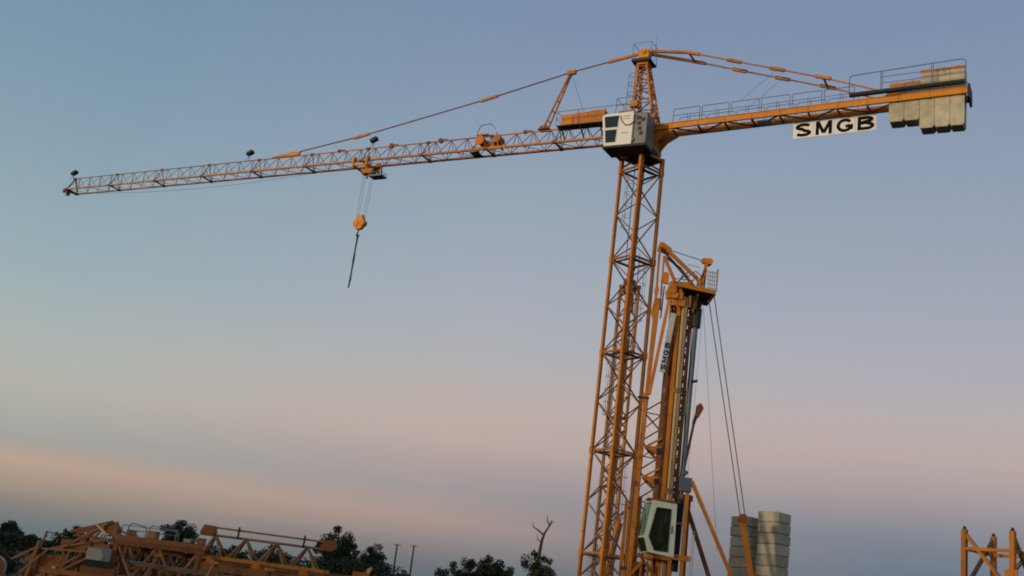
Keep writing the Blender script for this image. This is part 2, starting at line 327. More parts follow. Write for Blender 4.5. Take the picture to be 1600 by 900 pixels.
# mast top below the slewing ring
mb = MB()
for c in corners: mb.box((c[0] * .985, c[1] * .985, 31.85), (0.24, 0.24, .9), Matrix.Rotation(A0 + math.pi / 4, 3, 'Z'))
for c, e in zip(corners, corners[1:] + corners[:1]): mb.beam((c[0], c[1], 32.2), (e[0], e[1], 32.2), .16)
tops = mb.build('mast_top', 'orange', T)
for k in range(4):
    a, b = corners[k], corners[(k + 1) % 4]
    bar('brace', (a[0], a[1], 31.4), (b[0] * .3, b[1] * .3, 32.3), .1, 'dark', tops)
MB().lathe((0, 0, 32.28), [(1.12, 0), (1.16, .08), (1.16, .22), (1.05, .3), (1.05, .42)], 28).build('slewing_ring', 'dark', T)
# rotating frame: a flared box
fr = MB(); lo, hi = 0.98, 0.80
fr.add([(x * lo, y * lo, 32.7) for x, y in ((-1, -1), (1, -1), (1, 1), (-1, 1))] + [(x * lo, y * lo, 33.3) for x, y in ((-1, -1), (1, -1), (1, 1), (-1, 1))] + [(x * hi, y * hi, 34.35) for x, y in ((-1, -1), (1, -1), (1, 1), (-1, 1))],
       [(3, 2, 1, 0), (8, 9, 10, 11)] + [(j * 4 + i, j * 4 + (i + 1) % 4, j * 4 + 4 + (i + 1) % 4, j * 4 + 4 + i) for j in (0, 1) for i in range(4)])
slew = fr.build('slewing_frame', 'orange', T, 0.03)
MB().prism([(-.9, 32.75), (-1.55, 33.55), (-2.3, 33.95), (-2.3, 34.3), (-.8, 34.3)], .55, .62).build('gusset', 'orange', slew)
MB().prism([(-.9, 32.75), (-1.55, 33.55), (-2.3, 33.95), (-2.3, 34.3), (-.8, 34.3)], -.62, -.55).build('gusset', 'orange', slew)
MB().prism([(.9, 33.2), (1.3, 33.75), (1.3, 34.1), (.8, 34.3)], .52, .6).build('gusset', 'orange', slew)
MB().prism([(.9, 33.2), (1.3, 33.75), (1.3, 34.1), (.8, 34.3)], -.6, -.52).build('gusset', 'orange', slew)
for y in (-.45, .45): MB().lathe((-.55, y, 32.5), [(.2, 0), (.2, .35), (.15, .4), (.15, .9)], 12).build('slewing_motor', 'grey', slew)

# tower head: four raking legs, ladder, top platform, apex
def head():
    base_pts = [(.78, .72), (-.92, .72), (-.92, -.72), (.78, -.72)]; top_pts = [(.88, .33), (.22, .33), (.22, -.33), (.88, -.33)]; zb, zt = 34.35, 39.5
    hd = MB().span(.1, .98, -.42, .42, 39.45, 39.62).build('tower_head', 'orange', T)
    P = lambda k, t: Vector((base_pts[k][0] + (top_pts[k][0] - base_pts[k][0]) * t, base_pts[k][1] + (top_pts[k][1] - base_pts[k][1]) * t, zb + (zt - zb) * t))
    for k in range(4): bar('leg', P(k, 0), P(k, 1), .17, 'orange', hd)
    lev = [0, .2, .38, .55, .7, .84, .97]
    for k in range(4):
        for i in range(6):
            a, b = (k, (k + 1) % 4) if (i + k) % 2 else ((k + 1) % 4, k)
            bar('brace', P(a, lev[i]), P(b, lev[i + 1]), .075, 'faded', hd); bar('cross_bar', P(k, lev[i + 1]), P((k + 1) % 4, lev[i + 1]), .06, 'faded', hd)
    lm = MB()
    for y in (-.18, .18): lm.tube((1.12, y, 34.6), (1.12, y, 39.7), .02, n=6)
    for i in range(17): lm.tube((1.12, -.18, 34.8 + i * .3), (1.12, .18, 34.8 + i * .3), .013, n=4)
    lm.build('ladder', 'galv', hd)
    hm = MB()
    for i in range(5):
        z = 35.9 + i * .75; hm.path([(1.12 + .55 * math.sin(math.pi * t / 8), .32 * math.cos(math.pi * t / 8), z) for t in range(9)], .016, 5)
    for t in (2, 4, 6): hm.tube((1.12 + .55 * math.sin(math.pi * t / 8), .32 * math.cos(math.pi * t / 8), 35.9), (1.12 + .55 * math.sin(math.pi * t / 8), .32 * math.cos(math.pi * t / 8), 38.9), .013, n=5)
    hm.build('ladder_cage', 'galv', hd)
    MB().span(-.12, 1.3, -.62, .62, 39.64, 39.74).span(-.12, 1.3, .62, .66, 39.64, 39.86).span(-.12, 1.3, -.66, -.62, 39.64, 39.86).build('top_platform', 'dark', T)
    ap = MB().prism([(.2, 39.75), (.95, 39.75), (.98, 40.5), (.8, 40.78), (.35, 40.78), (.15, 40.5)], -.3, .3).build('apex_block', 'fresh', T, .03)
    MB().tube((.55, -.42, 40.5), (.55, .42, 40.5), .16, n=14).build('sheave', 'fresh', ap)
    rm = MB()
    for x in (-.1, 1.28):
        for y in (-.6, .6): rm.tube((x, y, 39.74), (x, y, 41.1), .02, n=5)
    for z in (41.1,):
        rm.path([(-.1, -.6, z), (1.28, -.6, z), (1.28, .6, z), (-.1, .6, z), (-.1, -.6, z)], .02, 5)
    rm.tube((-.25, .1, 39.7), (-.25, .1, 41.75), .016, n=5)
    rm.build('apex_railing', 'galv', T)
head()

# ---- jib
JX0, JX1, JW, ZB, ZT = 1.0, 58.15, 0.635, 33.87, 35.2
NSEC = 10; SL = (JX1 - JX0) / NSEC; NB = 4; BAY = SL / NB
def jib():
    for s in range(NSEC):
        x0, x1 = JX0 + s * SL, JX0 + (s + 1) * SL
        k = s / NSEC; bw = .155 - .055 * k; tw = .125 - .045 * k; dw = .062 - .016 * k
        jm = MB()
        jm.beam((x1, -JW, ZB), (x1, JW, ZB), .14, .09)                          # joint cross member
        for y in (-JW, JW): jm.box((x1, y, ZB), (.34, bw + .05, bw + .05))
        jm.box((x1, 0, ZT), (.34, tw + .05, tw + .05))
        for y in (-JW, JW): jm.beam((x1, y, ZB), (x1, 0, ZT), dw)
        sec = jm.build('jib_section', 'dark' if 0 else 'redbrown', T)
        bar('bottom_chord', (x0, JW, ZB), (x1, JW, ZB), bw, 'orange', sec); bar('bottom_chord', (x0, -JW, ZB), (x1, -JW, ZB), bw, 'orange', sec)
        bar('top_chord', (x0, 0, ZT), (x1, 0, ZT), tw, 'faded' if s > 4 else 'orange', sec, rnd=True)  # outer sections coloured paler, as thin bars blend with the sky
        for i in range(NB):
            xa, xm, xb = x0 + i * BAY, x0 + (i + .5) * BAY, x0 + (i + 1) * BAY
            for y in (-JW, JW):
                bar('lacing_bar', (xa, y, ZB), (xm, 0, ZT), dw, 'pale' if s > 4 else 'faded', sec, rnd=True); bar('lacing_bar', (xm, 0, ZT), (xb, y, ZB), dw, 'pale' if s > 4 else 'lacing', sec, rnd=True)
            sg = 1 if i % 2 else -1
            bar('floor_brace', (xa, -JW * sg, ZB), (xb, JW * sg, ZB), dw * .9, 'lacing', sec, rnd=True)
    # nose
    nm = MB().beam((JX1 + .1, -.75, ZB), (JX1 + .1, .75, ZB), .16, .2).beam((JX1, -JW, ZB), (JX1 - .1, 0, ZT), .09).beam((JX1, JW, ZB), (JX1 - .1, 0, ZT), .09).box((JX1 + .25, .2, ZB - .25), (.4, .2, .4)).tube((JX1 + .3, .55, ZB - .15), (JX1 + .3, .7, ZB - .15), .18, n=12)
    nm.build('jib_nose', 'redbrown', T)
    # tie bars
    pts = [(.6, 40.62), (6.34, 39.78), (13.13, 38.42), (24.8, 36.4), (32.2, 35.42)]
    for (xa, za), (xb, zb) in zip(pts, pts[1:]): bar('tie_bar', (xa, 0, za), (xb, 0, zb), .105, 'redbrown', T, rnd=True)
    for x, z, dx, dz in ((13.13, 38.42, .75, .155), (24.8, 36.4, .75, .13), (2.0, 40.42, 1.4, .2)): MB().beam((x - dx, 0, z + dz), (x + dx, 0, z - dz), .14, .2).build('tie_coupling', 'orange', T)
    MB().prism([(31.0, 35.26), (33.9, 35.26), (33.2, 35.42), (31.6, 35.62), (30.9, 35.58)], -.09, .09).build('tie_anchor', 'fresh', T)
    st = MB().box((6.3, 0, 39.75), (.7, .24, .3)).build('jib_strut', 'orange', T)
    for y in (-.3, .3): bar('leg', (7.95, y, 35.25), (6.36, y * .3, 39.7), .11, 'orange', st)
    for t in (.15, .32, .5, .68, .84): bar('spacer', (7.95 - 1.59 * t, -.3 * (1 - .7 * t), 35.25 + 4.45 * t), (7.95 - 1.59 * t, .3 * (1 - .7 * t), 35.25 + 4.45 * t), .06, 'orange', st)
    MB().prism([(7.5, 35.22), (8.45, 35.22), (8.2, 35.5), (7.7, 35.5)], -.3, .3).build('strut_foot', 'shadeorange', st, .02)
    bar('strut_stay', (6.25, .05, 39.6), (4.5, .4, 35.5), .03, 'rope', T, rnd=True)
    # floodlights over the jib
    for x, hgt in ((58.45, .5), (36.5, .62), (23.45, .62)):
        l = MB().tube((x, 0, ZT), (x, 0, ZT + hgt), .03, n=6).tube((x + .5, 0, ZT), (x, 0, ZT + hgt * .7), .02, n=5).build('floodlight', 'galv', T)
        MB().box((x, 0, ZT + hgt + .12), (.62, .4, .26), Matrix.Rotation(R(24), 3, 'Y')).build('lamp_housing', 'dark', l)
    # trolley winch inside the jib with its hand hoop
    wn = MB().span(11.3, 13.9, .36, .46, 34.05, 34.15).beam((11.5, .4, 34.1), (11.5, -.4, 34.1), .09).beam((13.6, .4, 34.1), (13.6, -.4, 34.1), .09).beam((11.5, .45, 34.1), (11.9, .25, 35.3), .1).beam((13.6, .45, 34.1), (13.2, .25, 35.3), .1).build('trolley_winch', 'orange', T)
    MB().tube((13.2, -.42, 34.75), (13.2, .42, 34.75), .30, n=18).build('drum', 'orange', wn)
    [MB().tube((13.2, y, 34.75), (13.2, y + .06, 34.75), .38, n=18).build('drum_flange', 'orange', wn) for y in (.42, -.48)]
    MB().tube((11.75, -.35, 34.78), (11.75, .38, 34.78), .3, n=14).box((12.2, 0, 34.45), (.4, .4, .4)).build('gear_motor', 'orange', wn)
    MB().box((13.2, 0, 35.3), (1.0, .5, .1)).build('winch_cover', 'orange', wn)
    MB().path([(13.6, .3, 35.4), (13.35, .3, 36.0), (12.5, .3, 36.1), (12.0, .3, 35.6)], .03, 6).build('hand_hoop', 'galv', wn)
    MB().span(13.2, 13.9, -.55, .55, 33.72, 33.77).build('winch_floor', 'dark', wn)
    # rope guides on the top chord
    for x, r in ((21.6, .2), (17.0, .2), (26.8, .13), (9.6, .14)): MB().tube((x, -.1, ZT + .05), (x, .1, ZT + .05), r, n=12).beam((x - .6, 0, ZT + .06), (x + .1, 0, ZT + .1), .12).build('rope_guide', 'redbrown', T)
    MB().path([(JX1 + .3, .3, ZB - .3)] + [(JX1 - (JX1 - 24.6) * k / 10, .3, ZB - .3 - .7 * math.sin(math.pi * k / 10)) for k in range(1, 11)], .014, 4).build('trolley_rope', 'rope', T)
    MB().path([(22.2, .3, ZB - .2)] + [(22.2 - 9 * k / 8, .3, ZB - .2 - .25 * math.sin(math.pi * k / 8)) for k in range(1, 9)], .014, 4).build('trolley_rope', 'rope', T)
jib()
def trolley():
    tr = MB().beam((24.55, 0, 33.42), (22.2, 0, 33.42), .12)
    for x in (24.45, 23.15): tr.beam((x, -.8, 33.42), (x, .8, 33.42), .13)
    for y in (-.8, .8): tr.beam((24.6, y, 33.45), (23.0, y, 33.45), .12)
    t_ = tr.build('trolley', 'fresh', T)
    for x in (24.45, 23.15):
        for y in (-.82, .82):
            MB().beam((x, y, 33.35), (x, y, 34.1), .2, .14).box((x, y - .1 * (1 if y > 0 else -1), 34.08), (.3, .18, .22)).build('wheel_bracket', 'fresh', t_)
    MB().prism([(24.2, 33.4), (22.7, 33.4), (23.1, 32.95), (23.7, 32.95)], -.28, .28).build('sheave_box', 'orange', t_)
    for x in (23.85, 23.05): MB().tube((x, -.2, 33.1), (x, .2, 33.1), .22, n=14).build('sheave', 'redbrown', t_)
    MB().beam((23.45, 0, 32.98), (23.55, 0, 32.55), .1).build('guide_arm', 'redbrown', t_)
    ar = MB().beam((22.9, .3, 33.42), (21.9, .3, 33.42), .14).beam((22.1, .3, 33.5), (21.9, .3, 32.6), .1).build('basket_arm', 'redbrown', t_)
    bk = MB().span(21.55, 22.75, .05, .85, 32.36, 32.5)
    bk.build('service_basket', 'tube', t_)
    rm = MB()
    for x in (21.58, 22.72):
        for y in (.08, .82): rm.tube((x, y, 32.5), (x, y, 32.72), .025, n=5)
    rm.path([(21.58, .08, 32.72), (22.72, .08, 32.72), (22.72, .82, 32.72), (21.58, .82, 32.72), (21.58, .08, 32.72)], .022, 5); rm.build('basket_rail', 'tube', t_)
trolley()

# ---- counter-jib, raised slightly towards its end
CT = math.tan(R(1.35))
def cz(x, z): return z - CT * x           # x is negative outwards
def counter_jib():
    cj_o = MB().span(-1.02, -.86, -.72, .72, 33.95, 34.5).build('counter_jib', 'orange', T)
    for x in [-2.2 - 1.85 * k for k in range(11)]: bar('cross_member', (x, -.62, cz(x, 34.02)), (x, .62, cz(x, 34.02)), .1, 'redbrown', cj_o, h=.13)
    for y, mm in ((.64, 'fresh'), (-.64, 'orange')):
        b = MB(); xa, xb = -1.0, -21.0; za, zb = cz(xa, 34.0), cz(xb, 34.0)
        # an I-section: web and two flanges
        b.add([(xa, y - .02, za), (xa, y + .02, za), (xa, y + .02, za + .44), (xa, y - .02, za + .44), (xb, y - .02, zb), (xb, y + .02, zb), (xb, y + .02, zb + .44), (xb, y - .02, zb + .44)],
              [(0, 1, 2, 3), (7, 6, 5, 4), (0, 4, 5, 1), (1, 5, 6, 2), (2, 6, 7, 3), (3, 7, 4, 0)])
        for z in (.02, .42):
            b.beam((xa - .003, y, za + z), (xb - .003, y, zb + z), .15, .04)
        b.build('main_beam', mm, cj_o)
        for x in [-2.2 - 1.85 * k for k in range(11)]: MB().box((x, y, cz(x, 34.22)), (.03, .14, .36)).build('stiffener', mm, cj_o)
    xs = [-2.2 - 1.85 * k for k in range(9)]
    for i, (a, b) in enumerate(zip(xs, xs[1:])):
        s = 1 if i % 2 else -1
        bar('floor_brace', (a, -.6 * s, cz(a, 34.05)), (b, .6 * s, cz(b, 34.05)), .08, 'redbrown', cj_o)
    MB().span(-8.0, -8.9, -.55, .1, 33.98 - CT * -8.4, 34.1 - CT * -8.4).build('hatch', 'board', cj_o)
    # railings: bays of bent tube along both beams
    for y in (.66, -.66):
        x = -2.2
        k = 0
        while x > -13.6:
            x2 = x - 2.0; r = MB(); zz = lambda q, h: cz(q, 34.44 + h)
            r.path([(x - .06, y, zz(x, 0)), (x - .06, y, zz(x, .92)), (x - .12, y, zz(x, .98)), (x2 + .12, y, zz(x2, .98)), (x2 + .06, y, zz(x2, .92)), (x2 + .06, y, zz(x2, 0))], .024, 6)
            r.tube((x - .06, y, zz(x, .5)), (x2 + .06, y, zz(x2, .5)), .02, n=6)
            xm = (x + x2) / 2 - .25; r.tube((xm, y, zz(xm, 0)), (xm, y, zz(xm, .5)), .02, n=6); r.tube((xm + .18, y, zz(xm, 0)), (xm + .18, y, zz(xm, .62)), .018, n=6)
            r.build('railing', 'galv', cj_o); x = x2 - .04; k += 1
    # counterweight platform with kick plate and taller rail
    MB().add([(-14.1, .72, cz(-14.1, 34.6)), (-14.1, 1.0, cz(-14.1, 34.6)), (-21, 1.0, cz(-21, 34.6)), (-21, .72, cz(-21, 34.6)), (-14.1, .72, cz(-14.1, 34.66)), (-14.1, 1.0, cz(-14.1, 34.66)), (-21, 1.0, cz(-21, 34.66)), (-21, .72, cz(-21, 34.66))],
             [(3, 2, 1, 0), (4, 5, 6, 7), (0, 1, 5, 4), (1, 2, 6, 5), (2, 3, 7, 6), (3, 0, 4, 7)]).beam((-14.1, 1.02, cz(-14.1, 34.72)), (-21, 1.02, cz(-21, 34.72)), .03, .13).build('ballast_walkway', 'dark', cj_o)
    r = MB(); y = 1.04; zz = lambda q, h: cz(q, 34.64 + h)
    r.path([(-14.1, y, zz(-14.1, 0)), (-14.1, y, zz(-14.1, 1.22)), (-14.3, y, zz(-14.3, 1.34)), (-20.75, y, zz(-20.75, 1.5)), (-20.95, y, zz(-20.95, 1.35)), (-20.95, y, zz(-20.95, -.3))], .03, 6)
    for h in (.55, .98): r.tube((-16.0, y, zz(-16, h)), (-20.95, y, zz(-20.95, h)), .022, n=6)
    for x in (-16.0, -16.1, -19.0, -19.1): r.tube((x, y, zz(x, 0)), (x, y, zz(x, 1.36)), .025, n=6)
    r.build('ballast_railing', 'galv', cj_o)
    MB().box((-21.12, .3, cz(-21, 34.0)), (.14, 1.5, .9)).build('end_plate', 'dark', cj_o)
    # paired tie bars
    for y in (.68, -.68):
        pts = [(.25, y * .35, 40.55), (-3.0, y, 39.75), (-6.3, y, 38.63), (-12.35, y, 36.6), (-16.7, y, cz(-16.7, 34.55))]
        for i, (a, b) in enumerate(zip(pts, pts[1:])): bar('tie_bar', a, b, .17 if i == 0 else .115, 'orange', T, rnd=i > 0)
        for (x, z) in ((-6.3, 38.63), (-9.3, 37.62), (-3.3, 39.65), (-12.35, 36.62)): MB().beam((x + .5, y, z + .165), (x - .5, y, z - .165), .17, .2).build('tie_coupling', 'orange', T)
        MB().prism([(-16.2, cz(-16.2, 34.4)), (-17.2, cz(-17.2, 34.4)), (-16.85, cz(-17, 34.75)), (-16.5, cz(-16.5, 34.75))], y - .06, y + .06).build('tie_anchor', 'redbrown', T)
    for x, z in ((-3.0, 39.72), (-12.35, 36.6)): bar('spreader', (x, -.7, z), (x, .7, z), .1, 'redbrown', T)
    for y in (-.68, .68): bar('tie_stay', (-9.3, y, 37.6), (-6.9, y, cz(-6.9, 35.4)), .022, 'rope', T, rnd=True)
    # counterweight slabs hanging between the beams
    xs = [-16.45, -17.36, -18.27, -19.14, -20.01, -20.86]
    for i in range(5):
        xa, xb = xs[i] - .004, xs[i + 1] + .004; zb, zt = ((32.9, 35.55), (32.28, 36.2))[i >= 2]; zb -= CT * xa * 0.25 - .1; zt -= CT * (xa + 16.5)
        c = .16
        prof = [(xa, zt), (xb, zt), (xb, zb + c), (xb + c * .6, zb), (xa - c * .6, zb), (xa, zb + c)]
        o = MB().prism(prof, -.5, .5).build('counterweight', 'concrete', T, .035)
        MB().span(xa - .012, xb + .012, -.5, .5, zt + .004, zt + .2).build('lifting_cap', 'orange', o)
        for yy in (-.3, .3): MB().path([((xa + xb) / 2 - .1, yy, zt + .18), ((xa + xb) / 2 - .1, yy, zt + .3), ((xa + xb) / 2 + .1, yy, zt + .3), ((xa + xb) / 2 + .1, yy, zt + .18)], .022, 5).build('lifting_eye', 'dark', o)
counter_jib()
def sign():
    # four boards hung from the far beam, one letter each
    xa, xb, y = -10.25, -15.55, -.60; w = (xb - xa) / 4
    sg = MB()
    for x in (xa - .2, xa - 1.9, xa - 3.5, xb + .2): sg.beam((x, y - .04, cz(x, 33.9)), (x, y - .04, cz(x, 34.1)), .05)
    sb = sg.build('sign_hangers', 'redbrown', T)
    for k, ch in enumerate('SMGB'):
        x0 = xa + k * w; x1 = x0 + w + .03
        zc = lambda x: cz(x, 33.93)
        bd = MB().add([(x0, y, zc(x0) - 1.12), (x1, y, zc(x1) - 1.12), (x1, y, zc(x1)), (x0, y, zc(x0)), (x0, y - .03, zc(x0) - 1.12), (x1, y - .03, zc(x1) - 1.12), (x1, y - .03, zc(x1)), (x0, y - .03, zc(x0))],
                      [(0, 1, 2, 3), (7, 6, 5, 4), (0, 4, 5, 1), (1, 5, 6, 2), (2, 6, 7, 3), (3, 7, 4, 0)]).build('sign_board', 'board', sb)
        glyph('letter', ch, 'ink', bd, (x0 - .14, y + .006, zc(x0) - 1.03), (-1, 0, CT), (0, 0, 1), 1.04, .95, .21, .012)
sign()

# ---- cab, equipment cabinet, machinery platform
def cab():
    y0, y1 = 1.15, 2.72
    prof = [(-.22, 32.16), (1.80, 32.16), (2.12, 34.42), (1.95, 34.56), (-.22, 34.60)]
    c = MB().prism(prof, y0, y1).build('cab', 'white', T, .04)
    # windows on the side that faces the camera: frame set in, pane behind it
    def pane(name, poly, yy, inner=.05, mm='glass'):
        o = MB().prism(poly, yy - .03, yy + .012).build(name, mm, c)
        fm = MB()
        for a, b in zip(poly, poly[1:] + poly[:1]): fm.beam((a[0], yy + .012, a[1]), (b[0], yy + .012, b[1]), inner, .03, Vector((0, 1, 0)))
        fm.build('window_frame', 'board', o); return o
    pane('side_window', [(.86, 33.48), (1.82, 33.48), (1.96, 34.38), (.80, 34.38)], y1)
    pane('side_window', [(.92, 32.36), (1.70, 32.36), (1.82, 33.36), (.88, 33.36)], y1)
    fr_ = MB()
    dx, dz = .32, 2.26
    for a, b in ((.08, .45), (.52, .93)):
        xa, za, xb, zb = 1.80 + dx * a, 32.16 + dz * a, 1.80 + dx * b, 32.16 + dz * b
        MB().add([(xa + .012, y0 + .12, za), (xa + .012, y1 - .12, za), (xb + .012, y1 - .12, zb), (xb + .012, y0 + .12, zb), (xa - .03, y0 + .12, za), (xa - .03, y1 - .12, za), (xb - .03, y1 - .12, zb), (xb - .03, y0 + .12, zb)],
                 [(0, 1, 2, 3), (7, 6, 5, 4), (0, 4, 5, 1), (1, 5, 6, 2), (2, 6, 7, 3), (3, 7, 4, 0)]).build('front_window', 'glass', c)
    for z in (33.0, 34.05, 34.25): MB().span(.05, .55, y1, y1 + .012, z, z + .05).build('louvre', 'grey', c)
    MB().path([(.72, y1 + .04, 34.3), (.62, y1 + .05, 33.95), (.35, y1 + .06, 33.6), (0.0, y1 + .06, 33.55), (-.3, y1 + .05, 33.8), (-.42, y1 + .03, 34.3)], .028, 7).build('cable', 'dark', c)
    MB().span(-.20, .95, y0 + .1, y1 - .02, 34.60, 34.72).build('roof_tray', 'orange', c)
    MB().span(-.34, -.24, y1 - .4, y1 + .03, 32.35, 32.6).build('step', 'grey', c)
    k = MB().span(-.28, -1.18, y0 + .1, y1 - .12, 32.18, 34.5).build('equipment_cabinet', 'grey', T, .02)
    for xx, zz_ in ((-.62, 34.1), (-.62, 33.7), (-.92, 33.95), (-.70, 33.3), (-.82, 32.95)): MB().span(xx - .13, xx + .13, y1 - .125, y1 - .1, zz_ - .12, zz_ + .12).build('vent', 'dark', k)
    MB().span(-1.25, 1.86, y0 - .05, y1 + .02, 32.0, 32.155).beam((1.4, .4, 32.05), (1.4, y0, 32.05), .16).beam((-.9, .4, 32.05), (-.9, y0, 32.05), .16).build('cab_floor', 'dark', T)
    # roof rail, flood box
    r = MB()
    for x, y in ((1.2, 2.6), (1.2, 1.3), (-.1, 2.6), (-.1, 1.3)): r.tube((x, y, 34.6), (x, y, 35.75), .022, n=6)
    r.path([(1.2, 1.3, 35.75), (1.2, 2.6, 35.75), (-.1, 2.6, 35.75), (-.1, 1.3, 35.75)], .022, 6); r.tube((1.2, 2.6, 35.2), (-.1, 2.6, 35.2), .018, n=6)
    r.build('cab_roof_rail', 'galv', T)
    b = MB().box((.15, 1.95, 35.5), (.56, .45, .46)).build('control_box', 'fresh', T, .03)
    MB().span(.1, .2, 1.9, 2.0, 34.7, 35.28).build('post', 'galv', b)
    MB().beam((-1.2, 1.3, 34.75), (.2, 1.3, 34.75), .3, .3).build('cab_beam', 'orange', T)
    # machinery platform beside the jib root
    pl = MB().span(2.5, 6.25, .72, 1.5, 34.66, 34.74)
    for x in (2.9, 4.4, 5.9): pl.beam((x, .62, 34.0), (x, 1.45, 34.62), .08)
    pl.build('machine_platform', 'dark', T)
    for x0, x1, h in ((5.05, 6.0, .86), (3.9, 5.0, .92), (2.65, 3.85, .98)):
        o = MB().span(x0, x1, .8, 1.36, 34.745, 34.745 + h).build('machine_box', 'fresh', T, .02)
        MB().span(x0 + .1, x1 - .1, 1.36, 1.375, 34.85, 34.7 + h).build('box_door', 'orange', o)
    r = MB(); pts = [(6.3, .75), (6.3, 1.52), (4.6, 1.52), (2.5, 1.52), (.9, 1.45)]
    for x, y in pts[:4]: r.tube((x, y, 34.7), (x, y, 35.8), .022, n=6)
    r.path([(6.3, .75, 35.8), (6.3, 1.52, 35.8), (.9, 1.52, 35.85)], .022, 6); r.path([(6.3, .75, 35.25), (6.3, 1.52, 35.25), (2.5, 1.52, 35.25)], .018, 6)
    r.build('platform_rail', 'galv', T)
cab()

# ---- hook block and chain slings (hang from the trolley)
def wpt(x, y, z):
    c, s = math.cos(YAW), math.sin(YAW); return Vector((7.85 + x * c - y * s, 70 + x * s + y * c, z))
hp = wpt(23.45, 0, 28.2)
hb = thing('hook_block', 'orange hook block hanging on thin ropes under the jib trolley', 'hook block', hp, YAW)
MB().prism([(-.22, 1.25), (.22, 1.25), (.34, .85), (.5, .62), (.46, .3), (.2, .02), (-.2, .02), (-.46, .3), (-.5, .62), (-.34, .85)], -.16, .16).build('side_plates', 'fresh', hb, .04)
for x in (-.3, .3): MB().tube((x, -.22, .55), (x, .22, .55), .26, n=16).build('sheave', 'fresh', hb)
MB().path([(0, 0, .05), (0, 0, -.18), (.12, 0, -.28), (.14, 0, -.42), (0, 0, -.52), (-.13, 0, -.42)], .045, 7).build('hook', 'dark', hb)
for x0, x1 in ((-.42, -.34), (.36, .3)):
    for y in (-.14, .14): MB().tube((x1, y, .6), (x0, y, 4.85), .014, n=5).build('hoist_rope', 'rope', hb)
cs = thing('chain_sling', 'dark bundle of chain slings dangling from the orange hook block', 'chain', wpt(23.45, 0, 27.75), YAW)
MB().tube((0, -.03, -.05), (0, .03, -.05), .14, n=12).build('master_link', 'dark', cs)
for i, (dx, dy, ln) in enumerate(((-.035, .03, 4.05), (.03, -.03, 3.8), (.035, .035, 4.0), (-.03, -.035, 3.6))):
    ch = MB(); n = 34
    for k in range(n):
        z = -.15 - ln * k / n; sway = .015 * math.sin(k * .35 + i * 1.7)
        a, b = (.05, .018) if k % 2 else (.018, .05)
        ch.box((dx + sway, dy, z - ln / n / 2), (a, b, ln / n * 1.15))
    ch.build('chain', 'dark', cs)
    MB().path([(dx, dy, -.15 - ln), (dx + .05, dy, -.25 - ln), (dx, dy, -.33 - ln)], .03, 5).build('hook', 'dark', cs)

# ================================================================== slim lattice mast seen through the tower crane's mast
def slim_mast():
    o = thing('lattice_mast', 'slim faded orange lattice mast standing behind the tall crane mast', 'mast', (8.98, 80, 0), R(28))
    cs_ = [(-.5, -.5), (.5, -.5), (.5, .5), (-.5, .5)]
    MB().span(-1.2, 1.2, -1.2, 1.2, 0, .5).build('base', 'redbrown', o)
    for k in range(5):
        z0 = .5 + k * 5.1; z1 = z0 + 5.1
        sc = MB()
        for c, e in zip(cs_, cs_[1:] + cs_[:1]): sc.box((c[0], c[1], z1 - .1), (.2, .2, .3)).beam((c[0], c[1], z1 - .1), (e[0], e[1], z1 - .1), .07)
        s_ = sc.build('mast_section', 'redbrown', o)
        square_lattice(s_, cs_, z0, z1, 6, .17, .07, 'orange', 'faded', flip=k % 2)
    for c, m_ in (((-.22, -.2), 'faded'), ((.22, -.2), 'orange'), ((.2, .22), 'faded')): bar('inner_chord', (c[0], c[1], .5), (c[0], c[1], 22.5), .11, m_, o)
    for k in range(22): bar('inner_brace', (-.22 if k % 2 else .22, -.2, .8 + k), (.22 if k % 2 else -.22, -.2, 1.8 + k), .05, 'faded', o)
    MB().span(-.62, -.3, -.62, -.35, 20.0, 28.2).build('guide_rail', 'orange', o)
    MB().prism([(-.15, 25.6), (.75, 25.6), (.85, 26.0), (.7, 26.7), (-.1, 26.7)], .3, .8).build('head_box', 'redbrown', o)
    MB().beam((.5, .2, 24.0), (.2, 0, 26.0), .2).build('head_strut', 'faded', o)
    MB().beam((-.45, -.75, 3.5), (.55, -.75, 8.4), .22).build('lower_strut', 'orange', o)
    MB().beam((-.15, -.78, 3.5), (.75, -.78, 8.1), .12).build('lower_strut', 'faded', o)
    MB().tube((-.9, .1, .5), (-.9, .1, 25.4), .05, n=8).build('conduit', 'galv', o)
slim_mast()

